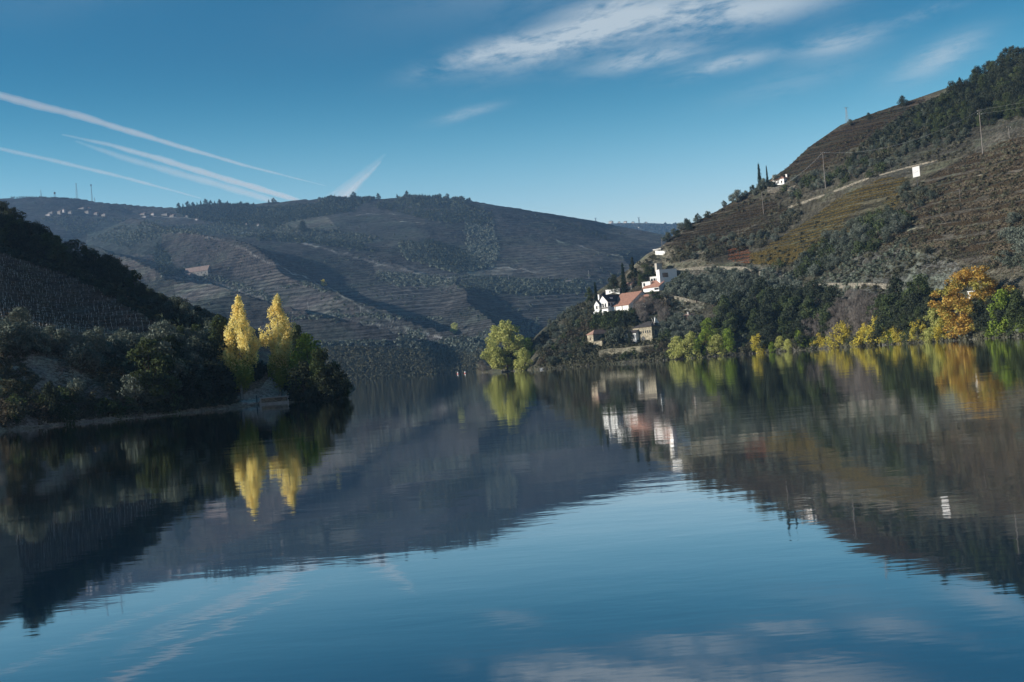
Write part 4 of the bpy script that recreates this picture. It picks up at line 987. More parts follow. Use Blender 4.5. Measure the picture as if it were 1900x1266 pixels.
# ================================================================== FAR HILL vegetation
fk = lambda P: P
def far(name, poly, n, seed, mat, lo, hi, thin=1.0, ns=60, zs=1.0):
    P, x, y = rand_pts(TF, poly, n, seed); k = vnoise(P[:, 0] / ns, P[:, 1] / ns, seed + 3) < thin; P = P[k]
    stuff(name, P, np.random.default_rng(seed).uniform(lo, hi, len(P)), mat, FAR, seed, zs)
far('far_pine_wood', [(325, 392), (380, 380), (475, 382), (460, 410), (430, 420), (340, 402)], 900, 401, M['green_dark'], 2.5, 5, zs=1.5)
far('far_scrub_wood', [(480, 385), (680, 372), (660, 392), (560, 408), (500, 425), (430, 408)], 900, 402, M['green_dark'], 2.2, 4.2)
far('far_scrub_wood', [(700, 372), (870, 375), (920, 400), (910, 420), (800, 410), (700, 385)], 700, 403, M['green_dark'], 2.2, 4.5)
far('far_olive_grove', [(300, 420), (430, 415), (600, 425), (700, 440), (690, 452), (520, 442), (300, 432)], 700, 404, M['olive_dark'], 2, 4)
far('far_olive_grove', [(862, 405), (915, 410), (928, 470), (915, 498), (868, 488)], 420, 405, M['olive'], 1.8, 2.8)
far('far_scrub_wood', [(740, 445), (870, 470), (905, 500), (850, 508), (750, 480)], 700, 406, M['olive_dark'], 2.2, 4.6)
far('far_olive_belt', [(700, 505), (850, 515), (850, 528), (740, 532), (690, 520)], 260, 407, M['olive'], 1.8, 3.4)
far('far_olive_belt', [(860, 515), (1080, 520), (1100, 545), (960, 548), (850, 535)], 520, 408, M['olive_dark'], 1.8, 4)
far('far_shore_scrub', [(480, 655), (640, 645), (880, 655), (900, 640), (905, 705), (560, 712), (480, 700)], 4200, 409, M['scrub'], 1.2, 2.6, thin=.85)
far('far_olive_belt', [(540, 588), (660, 582), (820, 590), (820, 596), (660, 590), (540, 594)], 150, 410, M['olive'], 1.5, 2.4)
far('far_olive_belt', [(500, 640), (660, 632), (740, 634), (740, 640), (660, 640), (500, 646)], 120, 411, M['olive'], 1.4, 2.2)
far('far_olive_belt', [(500, 540), (560, 520), (620, 545), (590, 540), (560, 530)], 90, 412, M['olive'], 1.5, 2.8)
far('far_gully_wood', [(290, 450), (312, 470), (322, 500), (345, 500), (360, 508), (300, 512), (285, 475)], 240, 413, M['green_dark'], 1.8, 3.6)
far('far_scrub_wood', [(60, 400), (330, 410), (300, 440), (240, 460), (150, 440)], 700, 414, M['olive_dark'], 1.8, 4, thin=.6)
far('far_olive_belt', [(330, 506), (400, 512), (470, 535), (520, 555), (500, 560), (420, 530), (330, 518)], 190, 415, M['olive'], 1.5, 2.8)
far('far_hillside_bushes', [(0, 372), (500, 382), (900, 380), (1250, 450), (1100, 540), (900, 600), (600, 600), (300, 560), (200, 470)], 1500, 416, M['olive_dark'], 1.0, 2.6, thin=.5)
far('far_riverside_bushes', [(740, 600), (860, 625), (1000, 590), (1000, 640), (900, 665), (740, 650)], 900, 417, M['olive'], 1.2, 2.6, thin=.7)
P, x, y = rand_pts(TD, [(1080, 420), (1260, 416), (1250, 450), (1120, 440)], 500, 418); stuff('distant_ridge_wood', P, np.random.default_rng(1).uniform(3, 8, len(P)), M['green_dark'], FAR, 2)
far('far_crest_wood', [(590, 368), (640, 364), (695, 368), (690, 376), (600, 378)], 170, 431, M['green_dark'], 4, 7.5)
far('far_crest_wood', [(735, 368), (770, 362), (850, 368), (870, 374), (860, 384), (740, 378)], 260, 432, M['green_dark'], 4, 8)
far('far_slope_wood', [(470, 440), (500, 436), (640, 448), (700, 462), (690, 468), (600, 455), (480, 446)], 220, 433, M['green_dark'], 2.2, 4.4)
far('far_slope_wood', [(480, 388), (620, 380), (660, 392), (560, 404), (440, 420), (430, 412)], 500, 434, M['green_dark'], 3, 5.5)
far('far_dark_hollow_wood', [(790, 445), (860, 468), (870, 500), (840, 502), (800, 480)], 420, 435, M['green_dark'], 2.8, 5.6)
# trees one can tell apart on the far skyline
def oneF(kind, px, py, h, wide, lb, grp=None, parts=False):
    return set_tree(kind, ground(TF, px, py) - Vector((0, 0, .5)), h, wide=wide, label=lb, group=grp, parts=parts)
for i in range(26):
    px = 22 + i * 4.6 + random.uniform(-1, 1)
    oneF('dark_olive_tree', px, 367.5 + max(0, px - 60) * .05, random.uniform(4.2, 5.6), .85, 'small dark tree in the evenly spaced row on the far left skyline', 'row of small trees on the far left skyline')
for (px, py, h, k) in [(332, 389, 15, 'dark_tree'), (340, 388, 12, 'pine_tree'), (349, 387, 16, 'dark_tree'), (358, 386, 13, 'dark_tree'), (366, 385, 12, 'pine_tree'), (373, 385, 15, 'pine_tree'),
        (382, 384, 17, 'dark_tree'), (391, 384, 14, 'dark_tree'), (399, 384, 13, 'pine_tree'), (408, 384, 16, 'dark_tree'), (415, 385, 11, 'pine_tree'), (423, 386, 15, 'pine_tree'), (448, 386, 14, 'dark_tree'), (436, 388, 9, 'dark_tree'), (452, 388, 9, 'dark_tree')]:
    oneF(k, px, py, h, .8, 'dark pine standing up from the wood on the far skyline left of centre', 'pines of the far skyline wood')
for (px, py, h, k, lb) in [(499, 379, 10, 'pine_tree', 'narrow dark pine, left of a pair on the far skyline'), (508, 378, 12, 'dark_tree', 'wider dark pine, right of a pair on the far skyline'),
        (615, 369, 8, 'dark_tree', 'small round tree alone on the far skyline above the fan-shaped contrail foot'), (656, 369, 14, 'dark_tree', 'broad dark tree clump on the crest of the far hill'),
        (702, 370, 12, 'dark_tree', 'single round tree on the far crest between two clumps'), (737, 367, 9, 'pine_tree', 'small pointed tree on the far crest'),
        (755, 366, 13, 'dark_tree', 'highest dark tree clump on the far crest'), (784, 366, 9, 'pine_tree', 'pointed pine on the far crest right of the highest clump'),
        (816, 368, 10, 'dark_tree', 'dark tree on the far crest, first of three to the right'), (830, 369, 11, 'dark_tree', 'dark tree on the far crest, middle of three to the right'),
        (858, 372, 9, 'pine_tree', 'dark tree on the far crest, last of three before the long bare slope'), (563, 432, 19, 'dark_tree', 'large dark tree alone in the middle of the far hillside'),
        (601, 452, 11, 'pine_tree', 'small dark pine on the far hillside near the large lone tree'), (845, 619, 11, 'lime_tree', 'pale tree catching the light low on the end of the far spur'),
        (601, 530, 8, 'yellow_bush', 'pale bush on the crest line of the far spur')]:
    oneF(k, px, py, h, 1.0, lb, parts=h > 12)
for i in range(12):
    oneF('dark_tree', 1040 + i * 7.5, 411 + i * 3.0, random.uniform(5, 8), .9, 'small dark tree along the falling right skyline of the far hill', 'small trees along the falling skyline of the far hill')

# ================================================================== buildings
M['white'] = mat_plain('whitewash', (.78, .77, .74), .9, .05, .6, .02)
M['cream'] = mat_plain('cream_render', (.38, .355, .31), .9, .08, .6, .02)
M['tile'] = mat_plain('clay_tiles', (.33, .175, .125), .85, .16, 1.2, .06)
M['tile_dark'] = mat_plain('old_dark_tiles', (.060, .052, .050), .9, .2, 1.5, .06)
M['tile_pink'] = mat_plain('faded_tiles', (.33, .20, .15), .85, .15, 1.0, .05)
M['glass'] = mat_plain('window_glass', (.02, .025, .03), .12, .1, 1, 0, .5)
M['frame'] = mat_plain('window_frame_paint', (.30, .30, .29), .6, .1)
M['dark_frame'] = mat_plain('dark_window_frame', (.06, .06, .06), .6, .1)
M['concrete'] = mat_plain('concrete', (.36, .35, .33), .9, .12, 1.5, .02)
M['wood'] = mat_plain('grey_wood', (.22, .20, .18), .85, .15, 4)
M['metal'] = mat_plain('galvanised_metal', (.32, .33, .34), .5, .1, 2)
M['dark_metal'] = mat_plain('dark_metal', (.06, .065, .07), .5, .1, 2)
M['far_wall'] = mat_plain('dull_grey_render', (.15, .145, .14), .9, .15, .3)  # walls, whitewash and roofs of the far houses toned down to duller colours
M['far_white'] = mat_plain('dull_whitewash', (.28, .27, .27), .9, .1, .3)
M['far_roof'] = mat_plain('dull_roof', (.17, .125, .11), .9, .15, .3)
def mat_stone(name, c, scale=.9):
    mt = bpy.data.materials.new(name); mt.use_nodes = True; t = NT(mt.node_tree); b = mt.node_tree.nodes['Principled BSDF']; b.inputs['Roughness'].default_value = .95
    tc = t.n('ShaderNodeTexCoord'); mp = t.n('ShaderNodeMapping'); mp.inputs['Scale'].default_value = (1, 1, 1.7); t.link(tc.outputs['Object'], mp.inputs['Vector'])
    vo = t.n('ShaderNodeTexVoronoi', feature='DISTANCE_TO_EDGE', i_Scale=scale * 2); t.link(mp.outputs[0], vo.inputs['Vector'])
    vc = t.n('ShaderNodeTexVoronoi', i_Scale=scale * 2); t.link(mp.outputs[0], vc.inputs['Vector'])
    sp = t.n('ShaderNodeSeparateColor'); t.link(vc.outputs['Color'], sp.inputs[0])
    col = t.mix(sp.outputs[0], tuple(x * .62 for x in c), tuple(min(1, x * 1.3) for x in c))
    col = t.mix(t.ramp(vo.outputs['Distance'], .0, .07), tuple(x * .25 for x in c), col)
    t.link(col, b.inputs['Base Color'])
    bp = t.n('ShaderNodeBump', i_Strength=.7, i_Distance=.08); t.link(t.ramp(vo.outputs['Distance'], 0, .12), bp.inputs['Height']); t.link(bp.outputs[0], b.inputs['Normal'])
    return mt
M['stone_wall'] = mat_stone('rubble_stone', (.36, .31, .22))
M['dry_stone'] = mat_stone('dry_stone', (.20, .18, .14), .7)
M['terrace_stone'] = mat_stone('terrace_stone', (.20, .18, .125), .6)

WIN = {}
def window(parent, face, pos, z, w, h, wR=0, wL=0, fm='frame'):
    """window on the left face ('L', plane x=0) or right face ('R', plane y=0); pos = distance from the near corner"""
    key = (face, w, h, fm)
    if key not in WIN:
        f = MB(); b = .10; p = .07
        def bx(mb, a0, a1, z0, z1, d0, d1):
            if face == 'L': mb.box(-d1, -d0, a0, a1, z0, z1)
            else: mb.box(a0, a1, -d1, -d0, z0, z1)
        bx(f, -w/2, w/2, 0, b, 0, p); bx(f, -w/2, w/2, h - b, h, 0, p)
        bx(f, -w/2, -w/2 + b, b, h - b, 0, p); bx(f, w/2 - b, w/2, b, h - b, 0, p)
        if w > .9: bx(f, -.03, .03, b, h - b, 0, p * .8)
        g = MB(); bx(g, -w/2 + b, w/2 - b, b, h - b, .003, .03)
        WIN[key] = (f.mesh('window', M[fm]), g.mesh('pane', M['glass']))
    fm_, gm = WIN[key]
    o = link('window', fm_, parent, (0, pos, z) if face == 'L' else (pos, 0, z))
    link('pane', gm, o)
    return o
def house(name, label, T, corner, nL, nR, hpx, phi, roof, rise, wall='white', roofm='tile', wins=(), D=None, cat='house', over=.35, base=3.5, group=None, chim=(), hscale=1):
    if T is not None:
        p = ground(T, *corner); D = p.y if D is None else D
    p = WP(corner[0], corner[1], D)
    s = D / F; ph = rad(phi); wL = nL * s / math.cos(ph); wR = nR * s / math.sin(ph); H = hpx * s; R = rise * s
    e = empty(name, p, rad(90 - phi), label, cat, group)
    m = MB(); m.box(0, wR, 0, wL, -base, H)
    if roof == 'x': m.add([(0, 0, H), (0, wL, H), (0, wL/2, H + R), (wR, 0, H), (wR, wL, H), (wR, wL/2, H + R)], [(0, 2, 1), (3, 4, 5), (0, 1, 4, 3), (0, 3, 5, 2), (1, 2, 5, 4)])
    if roof == 'y': m.add([(0, 0, H), (wR, 0, H), (wR/2, 0, H + R), (0, wL, H), (wR, wL, H), (wR/2, wL, H + R)], [(0, 1, 2), (3, 5, 4), (0, 3, 4, 1), (0, 2, 5, 3), (1, 4, 5, 2)])
    m.build('wall', M[wall], e)
    r = MB(); o_ = over; t_ = .18
    if roof in 'xy':
        half = (wL if roof == 'x' else wR) / 2; ln = wR if roof == 'x' else wL; k = R / half
        for sg in (-1, 1):
            q = []
            for (a, b, c) in ((-o_, 0, 0), (ln + o_, 0, 0), (ln + o_, 1, 0), (-o_, 1, 0)):
                off = (half + o_) * b; y = half + sg * off; zz = H + R - k * off + .03
                q.append((a, y, zz) if roof == 'x' else (y, a, zz))
            r.prism(q, (0, 0, t_))
    elif roof == 'hip':
        a, b, c, d = (-o_, -o_), (wR + o_, -o_), (wR + o_, wL + o_), (-o_, wL + o_)
        z0 = H + .03; q = min(wL, wR) / 2
        if wR > wL: r1, r2 = (q, wL/2), (wR - q, wL/2)
        else: r1, r2 = (wR/2, q), (wR/2, wL - q)
        V_ = [(x, y, z0) for x, y in (a, b, c, d)] + [(x, y, z0 + .15) for x, y in (a, b, c, d)] + [(r1[0], r1[1], H + R), (r2[0], r2[1], H + R)]
        sides = [(4, 5, 9, 8), (5, 6, 9), (6, 7, 8, 9), (7, 4, 8)] if wR > wL else [(4, 5, 8), (5, 6, 9, 8), (6, 7, 9), (7, 4, 8, 9)]
        r.add(V_, [(0, 3, 2, 1), (0, 1, 5, 4), (1, 2, 6, 5), (2, 3, 7, 6), (3, 0, 4, 7)] + sides)
    elif roof == 'flat':
        r.box(-.12, wR + .12, -.12, wL + .12, H + .003, H + .22)
    rf = r.build('roof', M[roofm], e)
    for (x, y, hh) in chim:
        c = MB(); c.box(x * wR - .35, x * wR + .35, y * wL - .35, y * wL + .35, H * .9, H + hh); c.box(x * wR - .45, x * wR + .45, y * wL - .45, y * wL + .45, H + hh, H + hh + .15); c.build('chimney', M['white'] if wall == 'white' else M['concrete'], rf)
    for w in wins:
        face, fr, z, w_, h_ = w[:5]; fm = w[5] if len(w) > 5 else 'dark_frame'
        window(e, face, fr * (wL if face == 'L' else wR), z * H, w_, h_, fm=fm)
    e['dims'] = (wL, wR, H)
    return e

# the estate on the right bank
house('modern_house', 'tall flat-roofed white house with one big dark window, its shaded face turned to the river', TR, (1226, 538), 3, 33, 37, 82, 'flat', 0, 'white', 'white', [('R', .33, .62, 2.5, 1.9)], cat='house')
house('chimney_tower', 'tall narrow beige tower with a bright white edge behind the modern white house', TR, (1220, 512), 2.2, 10, 23, 80, 'flat', 0, 'cream', 'cream', [], cat='tower')
house('white_annexe', 'small white block with a row of dark openings left of the modern white house', TR, (1223, 524), 15, 3, 11, 35, 'flat', 0, 'white', 'white', [('L', .2, .3, .9, 1.2), ('L', .5, .3, .9, 1.2), ('L', .8, .3, .9, 1.2)], cat='building')
house('white_annexe', 'plain white low block below the one with dark openings', TR, (1207, 533), 14, 3, 10, 35, 'flat', 0, 'white', 'white', [('L', .75, .3, .8, 1.3)], cat='building')
house('upper_shed', 'short shed with steep red roof against the modern white house', TR, (1223, 540), 26, 34, 8.5, 47, 'y', 13, 'white', 'tile', [('L', .15, .3, 2.4, .9)], cat='shed')
wh = house('lower_shed', 'lower red-roofed white shed, right neighbour of the big warehouse', TR, (1201, 569.5), 28, 36, 9, 47, 'y', 15, 'white', 'tile', [('L', .35, .2, .7, 1.3), ('L', .75, .2, .7, 1.3)], cat='shed')
wh = house('warehouse', 'big warehouse with long red roof and white wall split by pilasters', TR, (1168, 577), 34, 58, 12, 47, 'y', 24, 'white', 'tile', [], cat='warehouse')
wL, wR, H_ = wh['dims']
for fr in (0.02, .35, .68, .98): MB().box(-.14, -.002, fr * wL - .2, fr * wL + .2, -2, H_ * .97).build('pilaster', M['cream'], wh)
ga = house('gabled_house', 'white house with pointed gable, dark roof and balcony at the left end of the estate', TR, (1129, 582), 16, 42, 23, 46, 'x', 12, 'white', 'tile_dark',
      [('L', .25, .55, .75, 1.6), ('L', .5, .55, .75, 1.6), ('L', .75, .55, .75, 1.6), ('R', .07, .62, 1.2, 1.3), ('R', .2, .66, .7, 1.1)], chim=((.04, .95, 3.2),))
wL, wR, H_ = ga['dims']
bl = MB(); bl.box(-1.1, -.002, .3, wL - .3, H_ * .50, H_ * .50 + .14); bl.build('balcony', M['concrete'], ga)
rl = MB()
for i in range(12): rl.bar((-1.05, .35 + i * (wL - .7) / 11, H_ * .5 + .14), (-1.05, .35 + i * (wL - .7) / 11, H_ * .5 + 1.0), .025, n=4)
rl.bar((-1.05, .35, H_ * .5 + 1.0), (-1.05, wL - .35, H_ * .5 + 1.0), .03, n=4); rl.build('railing', M['dark_metal'], ga)
dm = MB(); dm.box(wR * .22, wR * .22 + 1.6, .8, 2.6, H_ + .2, H_ + 1.7); dm.build('dormer', M['white'], ga)
house('gable_wing', 'narrow white wing with its own small gable at the left of the gabled house', TR, (1113, 585), 8.5, 14, 21, 46, 'x', 7, 'white', 'tile_dark', [('L', .5, .55, .7, 1.4)])
house('white_terrace', 'low white terrace block in front of the gabled house', TR, (1120, 587), 17, 6, 9, 46, 'flat', 0, 'white', 'white', [], cat='terrace')
house('white_house', 'small white house half hidden by a dark tree behind the gabled house', TR, (1150, 546), 24, 7, 10, 40, 'flat', 0, 'white', 'white', [('L', .3, .5, .6, .7), ('L', .7, .5, .6, .7)])
house('little_house', 'little house with orange roof between the tallest cypress and the dark conifer', TR, (1172, 537), 9, 8, 9, 42, 'y', 4, 'cream', 'tile_pink', [('R', .5, .35, .6, .8)])
house('garden_store', 'long low shed roof on the left shoulder left of the cypress', TR, (1084, 572), 18, 3, 3, 40, 'flat', 0, 'cream', 'concrete', [], cat='shed', base=.8)
# stone houses near the water
house('stone_house', 'stone house with red hipped roof near the water, lit end and dark side', TR, (1102, 641), 10, 33, 20, 60, 'hip', 9, 'stone_wall', 'tile_pink', [('L', .5, .5, .8, 1.1)], chim=())
house('stone_lean_to', 'low roofless stone enclosure in front of the hipped stone house', TR, (1118, 645), 15, 4, 12, 45, 'flat', 0, 'stone_wall', 'dry_stone', [], cat='outbuilding')
rn = house('ruined_house', 'large ruined stone house with a row of small arcade windows and broken dark roof', TR, (1211, 635), 31, 31, 29, 50, 'hip', 11, 'stone_wall', 'tile_dark',
      [('L', .10 + i * .115, .62, .55, 1.0) for i in range(8)] + [('R', .25, .45, 1.1, 2.2, 'frame'), ('R', .75, .5, .9, 1.4, 'frame')], base=5)
wL, wR, H_ = rn['dims']
dd = MB()
n_ = 10; pts = [(-.10, wL * .48 - 1.0, 0)] + [(-.10, wL * .48 - 1.0 * math.cos(math.pi * i / n_), 1.6 + 1.0 * math.sin(math.pi * i / n_)) for i in range(n_ + 1)] + [(-.10, wL * .48 + 1.0, 0)]
dd.prism(pts, (.09, 0, 0)); dd.build('doorway', M['dark_frame'], rn)
gp = MB(); gp.prism([(wR * .55, wL * .25, H_ + .3), (wR * 1.0, wL * .25, H_ + .3), (wR * .62, wL * .25, H_ + 3.8)], (0, .35, 0)); gp.build('gable_wall', M['white'], rn)
bt = MB(); bt.bar((wR * .1, wL * .1, H_ + .6), (wR * .62, wL * .3, H_ + 3.9), .12, n=4); bt.bar((wR * .3, wL * .05, H_ + .5), (wR * .7, wL * .5, H_ + 3.4), .12, n=4); bt.build('rafter', M['wood'], rn)
house('whitewashed_annexe', 'whitewashed annexe joined to the left of the ruined house', TR, (1181, 639), 19, 10, 22, 50, 'y', 4, 'white', 'tile_dark', [('L', .6, .6, .7, .9)], cat='building')
house('stone_cottage', 'small stone cottage with flat red roof and chimney among trees right of the ruin', TR, (1280, 599), 17, 26, 11, 52, 'hip', 7, 'stone_wall', 'tile_pink', [('R', .5, .25, .8, 1.4, 'frame'), ('L', .5, .3, .8, 1.0)], chim=((.3, .4, 1.9),))
house('hilltop_house', 'small white house with brown roof and two chimneys high on the hill beside two cypresses', TR, (1455, 342), 17, 20, 11, 50, 'hip', 7, 'white', 'tile', [('L', .2, .3, .8, 1.1), ('L', .5, .3, .8, 1.1), ('L', .8, .3, .8, 1.1), ('R', .4, .35, 1.0, 1.0)], chim=((.05, .9, 2.2), (.8, .3, 2.4)))
house('white_shelter', 'flat white-topped shelter on the left shoulder high above the estate', TR, (1226, 465), 13, 3, 3, 35, 'flat', 0, 'cream', 'white', [], cat='shelter')
house('roadside_hut', 'small white hut showing through the crown of the big orange tree', TR, (1809, 549), 9, 4, 8, 45, 'flat', 0, 'white', 'white', [('L', .5, .35, .8, .9)], cat='hut')

# walls that follow the slope
def slope_wall(name, label, pts, h, th, mat, T=TR, cat='wall', sink=1.0, step=14, base_z=None):
    P = []
    for (a, b) in zip(pts[:-1], pts[1:]):
        n = max(1, int(math.hypot(b[0] - a[0], b[1] - a[1]) / step))
        for i in range(n): P.append((a[0] + (b[0] - a[0]) * i / n, a[1] + (b[1] - a[1]) * i / n))
    P.append(pts[-1]); G_ = [ground(T, *q) for q in P]
    ys = [g.y for g in G_]; ys2 = [sum(ys[max(0, i-1):i+2]) / len(ys[max(0, i-1):i+2]) for i in range(len(ys))]
    G_ = [WP(P[i][0], P[i][1], ys2[i]) for i in range(len(P))]
    o0 = G_[0].copy(); mb = MB()
    V_ = []; 
    for i, g in enumerate(G_):
        d = (G_[min(i+1, len(G_)-1)] - G_[max(i-1, 0)]); nrm = Vector((-d.y, d.x, 0)).normalized() * th / 2; q = g - o0
        hh = h * (1 + .08 * math.sin(i * 1.7))
        V_ += [q - nrm * 1.3 - Vector((0, 0, sink)), q + nrm * 1.3 - Vector((0, 0, sink)), q + nrm + Vector((0, 0, hh)), q - nrm + Vector((0, 0, hh))]
    fs = [(0, 1, 2, 3)]
    for i in range(len(G_) - 1):
        b = i * 4
        for k in range(4): fs.append((b + k, b + 4 + k, b + 4 + (k + 1) % 4, b + (k + 1) % 4))
    e_ = (len(G_) - 1) * 4; fs.append((e_ + 3, e_ + 2, e_ + 1, e_))
    mb.add(V_, fs); o = mb.build(name, mat); o.location = o0
    return tag(o, label, cat)
slope_wall('terrace_wall', 'tall rubble stone wall holding the terrace below the stone houses', [(1112, 664), (1130, 661), (1160, 658), (1190, 656), (1214, 652)], 2.8, 1.0, M['terrace_stone'])
slope_wall('road_wall', 'pale masonry retaining wall along the road above the olive grove', [(1246, 506), (1290, 500), (1340, 499), (1380, 500), (1412, 508), (1432, 520)], 1.1, .6, M['dry_stone'])
one('olive_tree', 1253, 548, 6.0, 1.0, 'olive tree touching the right corner of the modern white house')
one('dark_olive_tree', 1266, 530, 4.6, 1.0, 'dark olive above the right corner of the modern white house')
one('olive_tree', 1236, 556, 4.0, 1.0, 'olive at the foot of the modern white house')
slope_wall('road_wall', 'thin pale parapet at the foot of the rock face', [(1480, 534), (1540, 530), (1600, 530), (1660, 532)], .9, .5, M['dry_stone'])
slope_wall('dry_stone_wall', 'dark dry-stone wall climbing right from the white hilltop house', [(1462, 385), (1530, 362), (1600, 335), (1680, 312), (1740, 298)], .35, .5, M['dry_stone'], step=6)
slope_wall('white_parapet', 'bright white parapet on the shoulder below the flat shelter', [(1216, 469), (1240, 470), (1262, 472)], .9, .4, M['white'])
slope_wall('garden_wall', 'dark garden wall below the white hilltop house', [(1424, 354), (1450, 356), (1480, 350)], 1.8, .5, M['dry_stone'])
slope_wall('grove_wall', 'pale broken terrace wall in the olive grove above the stone cottage', [(1225, 552), (1260, 556), (1300, 566)], 1.3, .6, M['dry_stone'])

# ------------------------------------------------------------------ poles, signs, wires
def pole(name, label, T, base, hpx, mat='wood', arms=1, r=.16, cat='utility pole', D=None):
    p = ground(T, *base) if D is None else WP(base[0], base[1], D)
    h = hpx * p.y / F; e = empty(name, p, rad(30), label, cat)
    m = MB(); m.bar((0, 0, -1), (0, 0, h), r, r * .6, 8); m.build('post', M[mat], e)
    for i in range(arms):
        z = h - .4 - i * 1.1; a = MB(); a.box(-1.2, 1.2, -.06, .06, z - .07, z + .07); arm = a.build('crossarm', M[mat], e)
        for x in (-1.05, 0, 1.05): MB().bar((x, 0, z + .07), (x, 0, z + .35), .06, .04, 6).build('insulator', M['white'], arm)
    return p + Vector((0, 0, h - .1))
t1 = pole('utility_pole', 'tall pole rising from the stone line right of the white hilltop house', TR, (1532, 349), 67, arms=1, r=.2)
t2 = pole('utility_pole', 'tallest pole, standing on the brown terraces at upper right', TR, (1824, 288), 84, arms=2, r=.2)
t3 = pole('utility_pole', 'bare pole below the two hilltop cypresses', TR, (1417, 398), 42, arms=0)
t4 = pole('utility_pole', 'short pole with a box at its top near the right edge', TR, (1873, 255), 20, arms=1)
t5 = pole('utility_pole', 'pole standing at the shelter on the left shoulder of the hill', TR, (1229, 462), 19, arms=0)
t6 = pole('utility_pole', 'thin short post among the brown terraces below the white signboard', TR, (1782, 376), 28, 'wood', 0, .08)
t7 = pole('utility_pole', 'thin pole above the dry slope right of the white parapet', TR, (1372, 452), 30, 'wood', 0, .08)
def wire(label, a, b, sag, name='overhead_wire'):
    mb = MB(); n = 14; pts = [a.lerp(b, i / n) - Vector((0, 0, sag * 4 * (i / n) * (1 - i / n))) for i in range(n + 1)]
    o0 = pts[0].copy(); tube(mb, [q - o0 for q in pts], [.035] * (n + 1), 3); o = mb.build(name, M['metal']); o.location = o0
    tag(o, label, 'wire')
wire('wire slung between the pole by the hilltop house and the tallest pole', t1, t2, 5)
wire('upper wire running from the tallest pole out of the picture at right', t2 + Vector((0, 0, .2)), t2 + Vector((90, -60, 6)), 2)
wire('lower wire running from the tallest pole out of the picture at right', t2 - Vector((0, 0, 1.3)), t2 + Vector((90, -60, 3)), 2)
wire('wire from the pole right of the hilltop house down to the bare pole', t1, t3, 3)
# white signboard on one post
p = ground(TR, 1704, 360); s = p.y / F
e = empty('signboard', p, rad(-62), 'large white signboard on a single thin post above the vineyard', 'signboard')
MB().bar((0, 0, -1), (0, 0, 33 * s), .10, .10, 8).build('post', M['dark_metal'], e)
bw = 12.5 * s / .75; bh = 19 * s; z0 = 32 * s
M['board'] = mat_plain('signboard_white', (.50, .50, .49), .6, .02, .3)
bd = MB().box(-bw/2, bw/2, -.16, -.02, z0, z0 + bh).build('board', M['board'], e)
# faint grey print of the board
M['print'] = mat_plain('faint_grey_print', (.27, .28, .30), .7, .05)
pr = MB()
pr.box(-bw*.36, -bw*.30, -.166, -.161, z0 + bh*.34, z0 + bh*.60)
for k, (a, b, c, d) in enumerate([(-.22, -.02, .60, .64), (-.18, -.14, .42, .54), (-.18, -.06, .42, .45), (.0, .05, .42, .56), (.14, .30, .50, .56), (.16, .20, .44, .56)]): pr.box(bw*a, bw*b, -.166 - k*.0004, -.161, z0 + bh*c, z0 + bh*d)
pr.build('print', M['print'], bd)
def lattice(name, label, T, base, hpx, wpx, cat, arms=0, D=None, mat='metal', top='none'):
    p = ground(T, *base) if D is None else WP(base[0], base[1], D)
    s = p.y / F; h = hpx * s; w = wpx * s / 2; e = empty(name, p, rad(20), label, cat); m = MB(); n = 6; r = max(.05, .10 * s * 2)
    def c(i, k): f = 1 - .8 * i / n; a = [(-1, -1), (1, -1), (1, 1), (-1, 1)][k % 4]; return (a[0] * w * f, a[1] * w * f, h * i / n)
    for k in range(4):
        m.bar(c(0, k), c(n, k), r, r, 4)
        for i in range(n): m.bar(c(i, k), c(i + 1, k + 1), r * .7, r * .7, 4)
    m.build('frame', M[mat], e)
    for j in range(arms): MB().box(-w * 2.2, w * 2.2, -r, r, h * (.97 - .18 * j) - r, h * (.97 - .18 * j) + r).build('crossarm', M[mat], e)
    if top == 'head': MB().box(-w * .9, w * .9, -w * .9, w * .9, h, h + h * .07).build('antenna_head', M[mat], e)
    return e
lattice('power_pylon', 'steel pylon with crossarm on the skyline of the right hill', TR, (1572, 224), 29, 5, 'pylon', 1)
lattice('radio_mast', 'left of the two tall radio masts on the far left skyline', TF, (143, 368), 29, 3.4, 'mast', 0, mat='dark_metal')
lattice('radio_mast', 'right of the two tall far radio masts, with a head at its top', TF, (171, 370.5), 29, 2.6, 'mast', 0, mat='dark_metal', top='head')
lattice('radio_mast', 'thin short mast in the tree row on the far left skyline', TF, (76.5, 366), 14, 1.2, 'mast', 0, mat='dark_metal')
lattice('radio_mast', 'small stub mast right of the two tall radio masts', TF, (176, 371), 9, 1.2, 'mast', 0, mat='dark_metal')
lattice('power_pylon', 'left pylon on the distant ridge in the gap between the hills', TD, (1106, 417.5), 13, 2.6, 'pylon', 1, mat='dark_metal')
lattice('power_pylon', 'right pylon on the distant ridge in the gap between the hills', TD, (1186, 414.5), 11, 2.6, 'pylon', 1, mat='dark_metal')
p = ground(TF, 102, 367); s = p.y / F; e = empty('water_tower', p, 0, 'small water tank on legs on the far left skyline', 'water tower')
m = MB(); [m.bar((a * 1.6, b * 1.6, -1), (a * 1.2, b * 1.2, 7 * s), .25, .2, 5) for a in (-1, 1) for b in (-1, 1)]; m.build('leg_frame', M['dark_metal'], e)
MB().bar((0, 0, 7 * s), (0, 0, 10.5 * s), 2.2, 2.0, 12).build('tank', M['dark_metal'], e)
